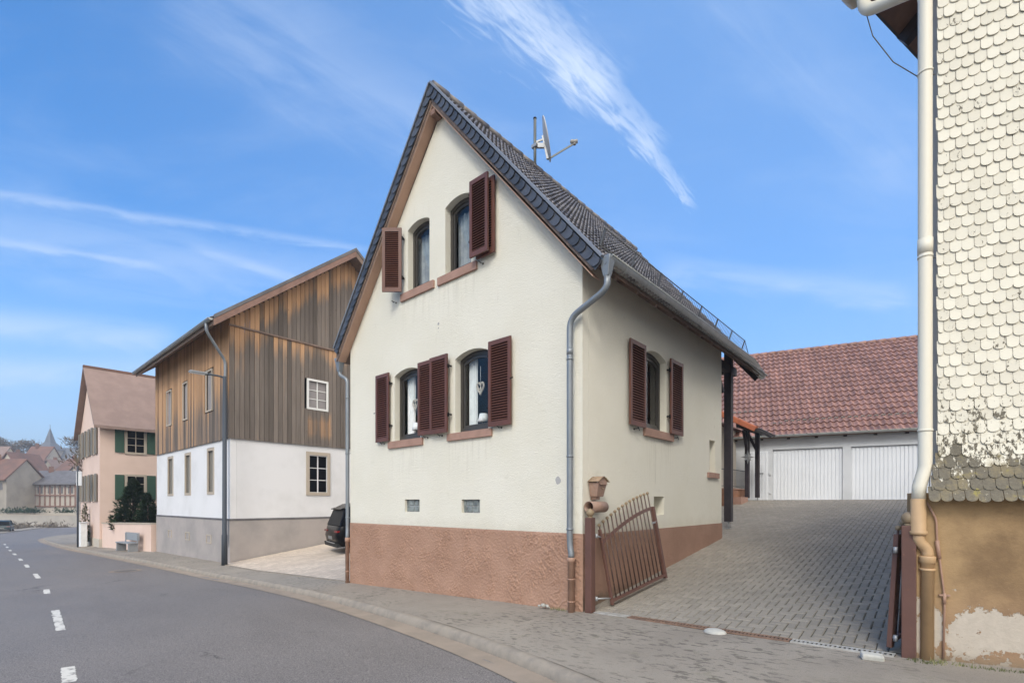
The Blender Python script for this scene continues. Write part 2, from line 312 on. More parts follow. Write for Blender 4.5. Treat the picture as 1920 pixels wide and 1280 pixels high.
MAT.update(
 plaster=cream_plaster(), plinth=plinth_render(), plinthr=plinth_relief(), asphalt=asphalt(), pavement=pavement_mat(), ochre=ochre_wall(), shingle=shingle_mat(),
 wood=barn_wood(), paver=paver_mat('grey_paver', (.30, .27, .228), (.235, .212, .18), (.19, .172, .148)), yard=yard_pavers(), glass=glass_mat(),
 joint=M('joint_sand', (.075, .066, .052), .95, c2=(.11, .10, .065), ns=4),
 kerb=M('kerb_stone', (.31, .27, .22), .85, c2=(.23, .205, .175), ns=5, bump=.6, bs=60, bd=.006),
 channel=M('channel_stone', (.32, .26, .205), .85, c2=(.26, .215, .17), ns=2.5, bump=.5, bs=70, bd=.005),
 line=M('road_paint', (.62, .60, .55), .7, c2=(.24, .225, .21), ns=9, mixr=(.52, .66)),
 soil=M('soil', (.16, .14, .10), .95, c2=(.10, .11, .05), ns=.6),
 sill=M('red_sandstone', (.37, .225, .175), .8, c2=(.31, .19, .145), ns=6, bump=.3, bs=80),
 shutter=M('oxblood_paint', (.130, .050, .034), .48, c2=(.10, .041, .029), ns=4, spec=.45),
 winframe=M('dark_window_frame', (.045, .040, .036), .35, spec=.5),
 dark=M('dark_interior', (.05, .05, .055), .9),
 sheer=M('sheer_cloth', (.30, .34, .37), .9, c2=(.20, .235, .27), ns=5),
 curtain=M('curtain_cloth', (.80, .82, .83), .9, c2=(.70, .72, .74), ns=7),
 zinc=M('zinc', (.25, .275, .30), .42, .4, c2=(.20, .22, .24), ns=2.6, mixr=(.3, .75)),
 oldzinc=M('weathered_zinc', (.44, .455, .44), .40, .25, c2=(.33, .345, .33), ns=3.5),
 castpipe=M('painted_cast_pipe', (.38, .235, .17), .6, c2=(.31, .19, .135), ns=6, bump=.2, bs=90),
 slate=M('slate', (.060, .066, .082), .5, c2=(.04, .044, .055), ns=5, island=.5, bump=.3, bs=60, spec=.5),
 slatetrim=M('verge_trim_metal', (.22, .23, .25), .45, .3),
 tile=M('dark_roof_tile', (.17, .155, .15), .36, c2=(.10, .092, .092), ns=6, island=.9, bump=.35, bs=50, spec=.5, hue=.1),
 redtile=M('red_roof_tile', (.30, .165, .135), .38, c2=(.235, .135, .115), ns=2.0, island=.35, bump=.3, bs=50, spec=.4),
 orangetile=M('orange_tile', (.50, .15, .065), .6, c2=(.40, .12, .06), ns=6),
 soffit=M('salmon_board', (.46, .295, .215), .7, c2=(.40, .255, .185), ns=2),
 brownsoffit=M('brown_board', (.26, .155, .12), .75, c2=(.19, .115, .09), ns=3),
 darkwood=M('dark_timber', (.030, .024, .030), .6, c2=(.045, .036, .04), ns=5),
 rafter=M('rafter_wood', (.24, .17, .135), .8, c2=(.17, .125, .10), ns=5),
 gate=rust_paint('gate_paint', (.125, .060, .046), (.22, .09, .05), (.60, .72)),
 brass=rust_paint('dull_brass', (.30, .225, .14), (.20, .12, .06), (.5, .7)),
 barpaint=rust_paint('bar_paint', (.085, .047, .038), (.16, .10, .07), (.52, .66)),
 boxpaint=rust_paint('mailbox_paint', (.36, .235, .18), (.26, .15, .09), (.50, .72)),
 boxroof=rust_paint('mailbox_roof_paint', (.32, .22, .15), (.30, .22, .09), (.48, .66)),
 shutback=M('shutter_shade', (.018, .008, .008), .9),  # shutback: painted shade in the gaps between the louvres
 black=M('black_void', (.012, .012, .012), .9),
 white=M('white_render', (.73, .73, .74), .9, c2=(.64, .64, .64), ns=.9, mixr=(.4, .8), bump=.3, bs=40),
 greywhite=M('grey_white_render', (.60, .615, .635), .9, c2=(.53, .545, .565), ns=1.0, bump=.3, bs=60),
 greyplinth=M('grey_plinth', (.40, .36, .34), .9, c2=(.31, .29, .275), ns=.8, bump=.3, bs=30),
 beige=M('beige_render', (.52, .47, .40), .9, c2=(.46, .42, .36), ns=1),
 garagedoor=rib_white(),
 pink=M('pink_render', (.72, .555, .475), .9, c2=(.66, .50, .42), ns=.7, bump=.2, bs=40),
 greenshut=M('green_shutter', (.045, .10, .07), .6), greyshut=M('grey_shutter', (.20, .185, .16), .7),
 stonetrim=M('stone_trim', (.44, .38, .31), .85), brownroof=M('brown_roof', (.21, .15, .13), .75, c2=(.25, .18, .155), ns=1.5, bump=.4, bs=12, bd=.03, island=.3),
 greyroof=M('grey_roof', (.15, .145, .15), .7, c2=(.10, .095, .10), ns=1.2, island=.3),
 paleroof=M('pale_roof', (.30, .28, .28), .8, c2=(.24, .22, .22), ns=.4),
 rustroof=M('rust_roof', (.19, .105, .08), .8, c2=(.13, .08, .065), ns=.5),
 stone=M('grey_stone', (.34, .31, .27), .9, c2=(.26, .24, .21), ns=.5), bluegrey=M('church_slate', (.10, .11, .13), .7, c2=(.13, .14, .16), ns=.3),
 whitegloss=M('white_frame', (.72, .72, .70), .4), chrome=M('galvanised', (.36, .37, .38), .45, .4, c2=(.35, .36, .37), ns=9),
 concrete=M('pale_concrete', (.50, .49, .45), .85, c2=(.36, .36, .33), ns=7, bump=.4, bs=50),
 conifer=foliage('conifer_leaves', (.012, .030, .014), (.035, .065, .03)), shrubl=foliage('shrub_leaves', (.07, .09, .035), (.14, .14, .06)),
 bare=foliage('bare_twigs', (.10, .085, .065), (.17, .14, .11)), trunk=M('bark', (.14, .105, .08), .9), wallgrey=M('grey_wall', (.40, .37, .33), .9, c2=(.33, .31, .28), ns=.4),
 pipecream=M('cream_pipe_paint', (.70, .66, .55), .5, c2=(.70, .66, .55), ns=3, spec=.4),
 pipeochre=rust_paint('ochre_pipe_paint', (.50, .33, .18), (.14, .08, .05), (.66, .72)),
 dish=M('dish_grey', (.50, .48, .46), .45), lnb=M('lnb_plastic', (.33, .32, .30), .5), mastp=M('mast_metal', (.15, .16, .155), .5, .4),
 glassblock=M('glass_block', (.26, .29, .28), .12, c2=(.10, .115, .115), ns=9, spec=.8),
 carblack=M('black_car_paint', (.003, .003, .004), .25, spec=.15), carteal=M('dark_teal_car_paint', (.015, .035, .04), .2, spec=.7),
 carglass=M('car_glass', (.006, .007, .009), .4, spec=.05), tyre=M('tyre_rubber', (.018, .018, .018), .8), rim=M('alloy_rim', (.30, .30, .31), .3, .8),
 taillight=M('tail_light', (.22, .008, .008), .2, spec=.8), plate=M('blank_plate', (.20, .20, .20), .5), greybench=M('bench_grey', (.26, .28, .30), .6),
 rustmetal=M('rusty_grate', (.24, .15, .105), .8, c2=(.16, .105, .08), ns=12), galv=M('galvanised_strip', (.52, .51, .48), .5, .3, c2=(.40, .38, .34), ns=10),
 wire=M('old_cable', (.20, .17, .12), .8), lamppost=M('lamp_post_paint', (.045, .055, .07), .55), deadweed=foliage('dry_weeds', (.30, .27, .14), (.10, .13, .04)),
 brick=M('brown_brick', (.26, .13, .075), .85, c2=(.20, .10, .06), ns=6), steelrail=M('grey_rail', (.12, .125, .13), .5, .3),
 greystain=M('flat_grey', (.40, .39, .385), .9), doorgrey=M('hillside_cream', (.44, .40, .35), .9))  # greystain: plain grey for the blurred-out house number and mortar bed, no stain
# grass, scrub on the far hill
MAT['hill'] = M('hill_scrub', (.13, .115, .085), .95, c2=(.085, .085, .055), ns=.03)

# ------------------------------------------------------------------ mesh builder
def V3(*a): return Vector(a)
class MB:
    def __init__(s): s.v = []; s.f = []; s.sm = []
    def add(s, vs, fs, smooth=False):
        o = len(s.v); s.v += [Vector(p) for p in vs]; s.f += [tuple(o+i for i in f) for f in fs]; s.sm += [smooth]*len(fs); return o
    def box(s, x0, x1, y0, y1, z0, z1):
        x0, x1 = sorted((x0, x1)); y0, y1 = sorted((y0, y1)); z0, z1 = sorted((z0, z1))
        s.add([(x0,y0,z0),(x1,y0,z0),(x1,y1,z0),(x0,y1,z0),(x0,y0,z1),(x1,y0,z1),(x1,y1,z1),(x0,y1,z1)],
              [(0,3,2,1),(4,5,6,7),(0,1,5,4),(1,2,6,5),(2,3,7,6),(3,0,4,7)]); return s
    def obox(s, P, U, Vv, Wv):
        """box spanned by three edge vectors from P (any handedness)"""
        P, U, Vv, Wv = map(Vector, (P, U, Vv, Wv))
        if U.cross(Vv).dot(Wv) < 0: U, Vv = Vv, U
        s.add([P, P+U, P+U+Vv, P+Vv, P+Wv, P+U+Wv, P+U+Vv+Wv, P+Vv+Wv],
              [(0,3,2,1),(4,5,6,7),(0,1,5,4),(1,2,6,5),(2,3,7,6),(3,0,4,7)]); return s
    def bar(s, a, b, w, h=None, up=(0, 0, 1)):
        a, b = Vector(a), Vector(b); h = h or w; d = (b-a); n = d.normalized(); u = Vector(up)
        if abs(n.dot(u)) > .98: u = Vector((1, 0, 0))
        sx = n.cross(u).normalized(); sy = sx.cross(n).normalized()
        return s.obox(a-sx*w/2-sy*h/2, sx*w, sy*h, d)
    def tube(s, pts, r, seg=10, caps=True):
        pts = [Vector(p) for p in pts]; rs = r if isinstance(r, (list, tuple)) else [r]*len(pts)
        ring = []; prev = None
        for i, p in enumerate(pts):
            d = (pts[min(i+1, len(pts)-1)]-pts[max(i-1, 0)]).normalized()
            if prev is None: x = d.orthogonal().normalized()
            else: x = (prev-d*prev.dot(d)).normalized()
            prev = x; y = d.cross(x)
            ring.append([p+(x*math.cos(2*math.pi*k/seg)+y*math.sin(2*math.pi*k/seg))*rs[i] for k in range(seg)])
        vs = [q for rr in ring for q in rr]; fs = []
        for i in range(len(pts)-1):
            for k in range(seg): a = i*seg+k; b = i*seg+(k+1) % seg; fs.append((a, b, b+seg, a+seg))
        o = s.add(vs, fs, True)
        if caps:
            s.f.append(tuple(o+k for k in reversed(range(seg)))); s.sm.append(False)
            e = o+(len(pts)-1)*seg; s.f.append(tuple(e+k for k in range(seg))); s.sm.append(False)
        return s
    def ball(s, c, r, seg=14, rings=9, sc=(1, 1, 1)):
        c = Vector(c); vs = [c+Vector((0, 0, r*sc[2]))]; fs = []
        for i in range(1, rings):
            t = math.pi*i/rings
            for k in range(seg):
                p = 2*math.pi*k/seg; vs.append(c+Vector((math.sin(t)*math.cos(p)*sc[0], math.sin(t)*math.sin(p)*sc[1], math.cos(t)*sc[2]))*r)
        vs.append(c-Vector((0, 0, r*sc[2])))
        for k in range(seg): fs.append((0, 1+k, 1+(k+1) % seg))
        for i in range(rings-2):
            for k in range(seg): a = 1+i*seg+k; b = 1+i*seg+(k+1) % seg; fs.append((a, a+seg, b+seg, b))
        n = len(vs)-1; q = 1+(rings-2)*seg
        for k in range(seg): fs.append((q+k, n, q+(k+1) % seg))
        s.add(vs, fs, True); return s
    def prism(s, poly, depth, mp, holes=()):
        """2D polygon (with holes) filled and extruded: mp(u, v, w) -> world; front at w=0, back at w=depth"""
        loops = [list(poly)]+[list(h) for h in holes]
        tri = tessellate_polygon([[Vector((u, v, 0)) for u, v in L] for L in loops]); flat = [p for L in loops for p in L]
        n = len(flat); vs = [mp(u, v, 0) for u, v in flat]+[mp(u, v, depth) for u, v in flat]
        fs = [tuple(t) for t in tri]+[tuple(reversed([n+i for i in t])) for t in tri]
        o = 0
        for L in loops:
            m = len(L)
            for i in range(m): a = o+i; b = o+(i+1) % m; fs.append((a, b, b+n, a+n))
            o += m
        s.add(vs, fs); s.recalc = True; return s
    def build(s, name, mat, parent=None, label=None, bevel=0., cat=None, group=None, kind=None, recalc=None, angle=False):
        off = parent_loc(parent)
        me = bpy.data.meshes.new(name); me.from_pydata([tuple(v-off) for v in s.v], [], s.f); me.update()
        me.polygons.foreach_set('use_smooth', s.sm)
        if recalc if recalc is not None else getattr(s, 'recalc', False):
            bm = bmesh.new(); bm.from_mesh(me); bmesh.ops.recalc_face_normals(bm, faces=bm.faces); bm.to_mesh(me); bm.free()
        me.materials.append(MAT[mat] if isinstance(mat, str) else mat)
        o = bpy.data.objects.new(name, me); C.objects.link(o)
        if parent is not None: o.parent = parent
        if bevel:
            b = o.modifiers.new('bevel', 'BEVEL'); b.width = bevel; b.segments = 2; b.limit_method = 'ANGLE'; b.angle_limit = R(40)
        tag(o, label, cat, group, kind); return o
def parent_loc(p):
    v = Vector((0, 0, 0))
    while p is not None: v = v+p.location; p = p.parent
    return v
def tag(o, label=None, cat=None, group=None, kind=None):
    if label: o['label'] = label
    if cat: o['category'] = cat
    if group: o['group'] = group
    if kind: o['kind'] = kind
    return o
def thing(name, label, cat, loc=(0, 0, 0), group=None):
    o = bpy.data.objects.new(name, None); C.objects.link(o); o.location = loc; o.empty_display_size = .2
    return tag(o, label, cat, group)
def copy_tree(o, loc, label, parent=None):
    c = o.copy(); C.objects.link(c); c.parent = parent
    if parent is None:
        c.location = loc; c['label'] = label
    for ch in o.children: copy_tree(ch, None, None, c)
    return c

# ------------------------------------------------------------------ ground heights
def g(x):
    t = -x
    if t <= 0: return -.03*max(t, -25)
    if t < 12: return -.04*t
    return -.48-.0195*(min(t, 400)-12)
def sm(a, b, x):
    t = max(0, min(1, (x-a)/(b-a))); return t*t*(3-2*t)
def G(x, y):
    f = .128*(1-.85*sm(-16, -30, x)) if x < -16 else .128
    yy = max(y-.03, 0)
    return g(x)*(1-sm(6, 15, y)*(1 if x > -16 else 0))+f*min(yy, 13.4)

def resample(pl, step):
    out = [Vector(pl[0])]
    for a, b in zip(pl, pl[1:]):
        a, b = Vector(a), Vector(b); n = max(1, int((b-a).length/step))
        out += [a.lerp(b, (k+1)/n) for k in range(n)]
    return out
def smooth_pl(pl, it=2):
    pl = [Vector(p) for p in pl]
    for _ in range(it):
        q = [pl[0]]
        for a, b in zip(pl, pl[1:]): q += [a*.75+b*.25, a*.25+b*.75]
        q.append(pl[-1]); pl = q
    return pl
KERB = smooth_pl([(22, -8.6), (16, -7.2), (10, -5.4), (6, -4.0), (3.2, -2.92), (1.794, -2.416), (.366, -2.02), (-1.596, -1.625), (-4.638, -1.16), (-8, -.95),
        (-11.561, -.86), (-18.1, -1.0), (-26, -1.29), (-34.6, -1.6), (-45.2, -1.53), (-52, -1.1), (-57.5, .2), (-61.5, 2.6), (-65, 6.5), (-70, 13), (-80, 26)])
FARK = smooth_pl([(22, -15), (10, -11.3), (4, -9.4), (-3, -8.6), (-9, -8.1), (-18, -7.7), (-33, -7.4), (-45, -6.9), (-58, -5.6), (-75, -2.6), (-94, 1.2), (-108, 4.4), (-141, 12)])
def para(pl, n):
    L = [0]
    for a, b in zip(pl, pl[1:]): L.append(L[-1]+(b-a).length)
    out = []
    j = 0
    for i in range(n):
        d = L[-1]*(i/(n-1))**1.0
        while j < len(L)-2 and L[j+1] < d: j += 1
        out.append(pl[j].lerp(pl[j+1], (d-L[j])/max(1e-9, L[j+1]-L[j])))
    return out
def offset(pl, d):
    out = []
    for i, p in enumerate(pl):
        t = (pl[min(i+1, len(pl)-1)]-pl[max(i-1, 0)]).normalized(); out.append(p+Vector((-t.y, t.x))*d)   # + = towards the street (polyline runs right to left)
    return out
def strip(rows, zf, name, mat, kind='structure'):
    """rows: list of polylines with equal count"""
    mb = MB(); n = len(rows[0]); vs = []
    for j, r in enumerate(rows):
        for p in r: vs.append((p[0], p[1], zf(p[0], p[1], j)))
    fs = [(j*n+i, j*n+i+1, (j+1)*n+i+1, (j+1)*n+i) for j in range(len(rows)-1) for i in range(n-1)]
    mb.add(vs, fs, True); o = mb.build(name, mat, kind=kind, recalc=True)
    me = o.data
    if sum(p.normal.z for p in me.polygons) < 0: me.flip_normals()
    return o
N = 160
K = para(KERB, N)
k0 = offset(K, 0); k1 = offset(K, .04); k2 = offset(K, .13); k3 = offset(K, .15); k4 = offset(K, .46)
fk = para(FARK, N)
# road sheet (under the channel too)
rows = [[a.lerp(b, t) for a, b in zip(k3, fk)] for t in [0, .04, .1, .2, .35, .5, .65, .8, .9, 1]]
strip(rows, lambda x, y, j: g(x)-.105, 'road', 'asphalt')
strip([k3, [a.lerp(b, .5) for a, b in zip(k3, k4)], k4], lambda x, y, j: g(x)-.099+(0, -.006, .001)[j], 'gutter_channel', 'channel')
strip([offset(K, -.03), k0, k1, offset(K, .09), k2, k3, offset(K, .152)], lambda x, y, j: g(x)+(-.03, -.002, .008, .004, -.022, -.09, -.14)[j], 'kerb', 'kerb')
# pavement: from kerb back to the line of the fronts
def fronty(x):
    if x > 3.8: return -.04+(x-3.8)*.217
    if x > -14: return .06
    if x > -25: return .36
    if x > -31.4: return .1
    if x > -38: return -.6
    return 4
inner = []
for p in K:
    y = fronty(p.x) if p.x > -50 else None
    inner.append(Vector((p.x, max(fronty(p.x), p.y+.3))) if p.x > -50 else p+(offset(K, -2.5)[K.index(p)]-p))
rows = [[a.lerp(b, t) for a, b in zip(offset(K, .004), inner)] for t in [0, .15, .35, .6, .8, 1]]
strip(rows, lambda x, y, j: g(x)+.012*noise.noise(Vector((x*.8, y*.8, 0))), 'pavement', 'pavement')
# far pavement across the street
f2 = offset(fk, 0); f3 = offset(fk, .12); f4 = offset(fk, 1.8)
strip([f2, offset(fk, .01), f3, f4], lambda x, y, j: g(x)+(-.15, -.0, 0, 0.02)[j], 'far_pavement', 'pavement')

# one ground sheet to the horizon
def ground():
    mb = MB()
    xs = sorted(set([-3000, -1500, -800, -500, -400]+list(range(-300, -60, 20))+list(range(-60, 60, 4))+[60, 90, 150, 300, 800, 3000]))
    ys = sorted(set([-3000, -800, -300, -120, -60, -30]+list(range(-20, 40, 3))+[50, 70, 100, 140, 200, 300, 500, 800, 1500, 3000]))
    def z(x, y):
        zz = G(x, y) if y > 0 else g(x)
        d = math.hypot(x, y)
        hill = 34*sm(110, 420, d)*sm(0, -120, x)*sm(-150, 60, y)
        return zz-.40+hill
    vs = [(x, y, z(x, y)) for y in ys for x in xs]; n = len(xs)
    fs = [(j*n+i, j*n+i+1, (j+1)*n+i+1, (j+1)*n+i) for j in range(len(ys)-1) for i in range(n-1)]
    mb.add(vs, fs, True); mb.build('ground', 'hill', kind='structure')
ground()

# driveway bed + herringbone pavers laid one by one
KR = Vector((3.80, -.04)); E1 = Vector((.977, .212)); E2 = Vector((.302, .953))
def drive_in(x, y):
    r = KR+E2*(y/.953)
    if y < .09 or y > 16.9: return False
    if x > r.x+.02: return False
    if y < 6.03: return x > -.02
    return x > -6.4
def grid_sheet(x0, x1, y0, y1, step, zf, name, mat):
    mb = MB(); nx = max(2, int((x1-x0)/step)+1); ny = max(2, int((y1-y0)/step)+1)
    vs = [(x0+(x1-x0)*i/(nx-1), y0+(y1-y0)*j/(ny-1)) for j in range(ny) for i in range(nx)]
    vs = [(x, y, zf(x, y)) for x, y in vs]
    mb.add(vs, [(j*nx+i, j*nx+i+1, (j+1)*nx+i+1, (j+1)*nx+i) for j in range(ny-1) for i in range(nx-1)], True)
    return mb.build(name, mat, kind='structure')
grid_sheet(-6.4, 10.5, .05, 17.6, .5, lambda x, y: G(x, y)-.012, 'driveway_bed', 'joint')
def pavers():
    mb = MB(); u = .1
    rnd = random.Random(3)
    for i in range(-66, 100):
        for j in range(-1, 172):
            k = (i-j) % 4
            if k == 0: w, h = 2, 1
            elif k == 3: w, h = 1, 2
            else: continue
            x0, y0 = i*u, .09+j*u
            cx, cy = x0+w*u/2, y0+h*u/2
            if not drive_in(cx, max(cy, .1)): continue
            if cx < -2.5 and cy < 15 : continue
            if y0+h*u < .1: continue
            x1, y1 = x0+w*u-.0075, y0+h*u-.0075; b = .008; dz = rnd.uniform(-.0025, .0025)
            if y0 < .085: y0 = .09
            tx, ty = rnd.uniform(-.003, .003), rnd.uniform(-.003, .003)
            P = lambda x, y, d: (x, y, G(x, y)+d+dz+(x-cx)*tx/.1+(y-cy)*ty/.1)
            vs = [P(x0, y0, -.012), P(x1, y0, -.012), P(x1, y1, -.012), P(x0, y1, -.012),
                  P(x0+b, y0+b, 0), P(x1-b, y0+b, 0), P(x1-b, y1-b, 0), P(x0+b, y1-b, 0)]
            mb.add(vs, [(4, 5, 6, 7), (0, 1, 5, 4), (1, 2, 6, 5), (2, 3, 7, 6), (3, 0, 4, 7)])
    mb.build('driveway', 'paver', kind='structure')
pavers()
# neighbour's beige paved yard left of the house
grid_sheet(-14.98, -6.45, .07, 14, .5, lambda x, y: G(x, y)-.002, 'yard_paving', 'yard')
m = MB(); 
for i in range(16):
    a, b = -14.9+i*.53, -14.9+(i+1)*.53-.012
    m.obox((a, .0, g(a)-.05), (b-a, 0, g(b)-g(a)), (0, .07, 0), (0, 0, .075))
m.build('yard_edging', 'kerb', kind='structure')

# lane dashes, worn
DASH = [(-2.606, -5.374, -3.383, -5.291), (-6.15, -5.05, -8.857, -4.846), (-11.958, -4.66, -13.3, -4.563), (-16.6, -4.43, -18.4, -4.36), (-21.4, -4.31, -23.0, -4.25),
        (-25.6, -4.2, -27.2, -4.16), (-30.2, -4.1, -31.8, -4.08), (-34.4, -4.04, -36, -4.0), (-39, -3.92, -40.6, -3.88), (-43.4, -3.8, -45, -3.76)]
for k, (xa, ya, xb, yb) in enumerate(DASH):
    mb = MB(); a, b = Vector((xa, ya)), Vector((xb, yb)); t = (b-a).normalized(); nrm = Vector((-t.y, t.x))*.06; n = 24; rnd = random.Random(k)
    top = [a.lerp(b, i/n)+nrm*(1+rnd.uniform(-.22, .12)) for i in range(n+1)]; bot = [a.lerp(b, i/n)-nrm*(1+rnd.uniform(-.22, .12)) for i in range(n+1)]
    top[0] += t*.02; bot[-1] -= t*.03
    mb.add([(p.x, p.y, g(p.x)-.1005) for p in top+bot], [(i, i+1, n+2+i, n+1+i) for i in range(n)])
    o = mb.build('lane_marking', 'line', kind='structure')
    if o.data.polygons[0].normal.z < 0: o.data.flip_normals()

# manhole cover + asphalt patch in the road
def disc(mb, c, r0, r1, z, n=32, smooth=False):
    mb.add([(c[0]+math.cos(2*math.pi*k/n)*r, c[1]+math.sin(2*math.pi*k/n)*r, z+g(c[0]+math.cos(2*math.pi*k/n)*r)) for r in (r0, r1) for k in range(n)],
           [(k, (k+1) % n, n+(k+1) % n, n+k) for k in range(n)])
t = thing('manhole_cover', 'round iron manhole cover set in the asphalt road', 'manhole cover', (-16.7, -2.3, g(-16.7)-.1))
mb = MB(); disc(mb, (-16.7, -2.3), .33, .45, -.098); o = mb.build('ring', 'channel', t, recalc=True)
if o.data.polygons[0].normal.z < 0: o.data.flip_normals()
mb = MB(); disc(mb, (-16.7, -2.3), .001, .31, -.096); o = mb.build('lid', M('manhole_iron', (.085, .08, .08), .6, c2=(.16, .15, .14), ns=30), t)
if o.data.polygons[0].normal.z < 0: o.data.flip_normals()

# ------------------------------------------------------------------ shared builders
def arch(x0, x1, z0, zs, rise, n=10):
    """opening outline: sill z0, springing zs, segmental arch"""
    pts = [(x0, z0), (x1, z0), (x1, zs)]
    w = (x1-x0)/2; r = (w*w+rise*rise)/(2*rise) if rise > 0 else 0; cx = (x0+x1)/2
    if rise > 0:
        a = math.asin(w/r)
        for k in range(1, n): t = a-2*a*k/n; pts.append((cx+r*math.sin(t), zs+rise-r+r*math.cos(t)))
    pts.append((x0, zs)); return pts
FRONT = lambda o=0.: (lambda u, v, w: Vector((u, o+w, v)))        # wall facing -y, w goes inward
SIDE = lambda o=0.: (lambda u, v, w: Vector((o-w, u, v)))         # wall facing +x, w goes inward
def tiles(mb, P, U, Vd, Nn, nu, nv, w, gz, amp, lift, seg=6, prof='s', skip=None, rnd=random.Random(1)):
    """individually laid interlocking tiles; P top corner of the slope, U along the eave, Vd downslope, Nn up"""
    P, U, Vd, Nn = Vector(P), Vector(U).normalized(), Vector(Vd).normalized(), Vector(Nn).normalized()
    for j in range(nv):
        for i in range(nu):
            if skip and skip(i, j): continue
            dz = rnd.uniform(-.003, .004); dv = rnd.uniform(-.006, .006)
            vs = []
            for s in range(seg+1):
                q = s/seg
                if prof == 's': h = amp*(.5-.5*math.cos(2*math.pi*q))**1.5
                else: h = amp*abs(math.sin(2*math.pi*q))**.7
                base = P+U*((i+q*.985)*w)
                vs += [base+Vd*(j*gz)+Nn*(h), base+Vd*(j*gz+gz*1.07+dv)+Nn*(h+lift+dz), base+Vd*(j*gz+gz*1.07+dv)+Nn*(h+dz-.006)]
            fs = []
            for s in range(seg):
                a = s*3; b = a+3; fs += [(a, a+1, b+1, b), (a+1, a+2, b+2, b+1)]
            mb.add(vs, fs, False)
def shutter(name, parent, P, U, Nn, w, h, hinge_side=0, label=None):
    """louvred shutter: P lower corner, U unit along its width, Nn outward; hinge_side 0 at P, 1 at the far stile"""
    P, U, Nn = Vector(P), Vector(U).normalized(), Vector(Nn).normalized(); Z = Vector((0, 0, 1)); th = .034; fr = .062
    mb = MB()
    mb.obox(P, U*fr, Z*h, Nn*th); mb.obox(P+U*(w-fr), U*fr, Z*h, Nn*th)
    mb.obox(P+U*fr, U*(w-2*fr), Z*.085, Nn*th); mb.obox(P+U*fr+Z*(h-.075), U*(w-2*fr), Z*.075, Nn*th)
    z0, z1 = .09, h-.08; n = int((z1-z0)/.043)
    for k in range(n):
        z = z0+(z1-z0)*(k+.12)/n
        a = P+U*fr+Z*(z)+Nn*.031; mb.obox(a, U*(w-2*fr), (Z*.023-Nn*.018), Nn*.006)
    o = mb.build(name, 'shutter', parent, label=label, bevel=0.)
    q = MB(); q.obox(P+U*fr*.9+Nn*.002+Z*.05, U*(w-1.8*fr), Z*(h-.1), Nn*.004); q.build('louvre_shade', 'shutback', o)  # near-black sheet painting the shade in the gaps between the louvres
    hp = P+U*(0 if hinge_side == 0 else w); sd = -1 if hinge_side == 0 else 1
    for z in (.2*h, .82*h):
        q = MB(); q.obox(hp+U*(sd*.0)+Z*z-Nn*.01, U*(sd*.018), Z*.07, Nn*.03); q.obox(hp+U*(sd*.018)+Z*(z+.02)-Nn*.06, U*(sd*.02), Z*.03, Nn*.075); q.build('hinge', 'black', o)
    return o
def catch(parent, P, Nn=(0, -1, 0), U=(1, 0, 0)):
    P, Nn, U = Vector(P), Vector(Nn), Vector(U)
    m = MB(); m.tube([P, P+Nn*.09, P+Nn*.09+U*.03-Vector((0, 0, .035))], .006, 6); m.tube([P+Nn*.09, P+Nn*.09-U*.03+Vector((0, 0, .02))], .008, 6)
    m.obox(P-U*.015-Vector((0, 0, .02)), U*.03, Vector((0, 0, .03)), Nn*.006); m.build('shutter_catch', 'black', parent)
def window(parent, mp, x0, x1, z0, zs, rise, depth=.13, fw=.065, split=None, label=None, mframe='winframe', glass='glass'):
    """frame ring with sash inside the reveal, pane as a sub-part"""
    out = arch(x0+.004, x1-.004, z0+.004, zs-.002, rise); inn = arch(x0+fw, x1-fw, z0+fw*1.5, zs-fw*.9, rise*.85)
    mb = MB(); mb.prism(out, .07, lambda u, v, w: mp(u, v, depth+w), [inn])
    i2 = arch(x0+fw+.002, x1-fw-.002, z0+fw*1.5+.002, zs-fw*.9-.002, rise*.85); i3 = arch(x0+fw+.042, x1-fw-.042, z0+fw*1.5+.045, zs-fw*.9-.045, rise*.75)
    mb.prism(i2, .04, lambda u, v, w: mp(u, v, depth+.018+w), [i3])
    f = mb.build('window', mframe, parent, label=label)
    pn = MB(); pn.add([mp(u, v, depth+.036) for u, v in arch(x0+fw+.035, x1-fw-.035, z0+fw*1.5+.036, zs-fw*.9-.036, rise*.75)], [tuple(range(14))]); pn.build('pane', glass, f)
    return f
def sill(parent, mp, x0, x1, z0, z1, proud=.045):
    mb = MB(); mb.prism([(x0, z0), (x1, z0), (x1, z1), (x0, z1)], .12+proud, lambda u, v, w: mp(u, v, w-proud)); return mb.build('window_sill', 'sill', parent, bevel=.006)
def curve_pts(pts, n=6, r=.12):
    """rounded polyline for pipes"""
    P = [Vector(p) for p in pts]; out = [P[0]]
    for a, b, c in zip(P, P[1:], P[2:]):
        d1 = min(r, (b-a).length*.45); d2 = min(r, (c-b).length*.45); s = b+(a-b).normalized()*d1; e = b+(c-b).normalized()*d2
        for k in range(n+1):
            t = k/n; out.append(s*(1-t)**2+b*2*t*(1-t)+e*t*t)
    out.append(P[-1]); return out
def collar(parent, p, r, h=.03, mat='zinc', name='pipe_clamp', wall=None):
    m = MB(); p = Vector(p); m.tube([p, p+Vector((0, 0, h))], r, 14)
    if wall is not None: m.tube([p+Vector((0, 0, h/2)), Vector(wall)+Vector((0, 0, h/2))], .006, 6)
    return m.build(name, mat, parent)

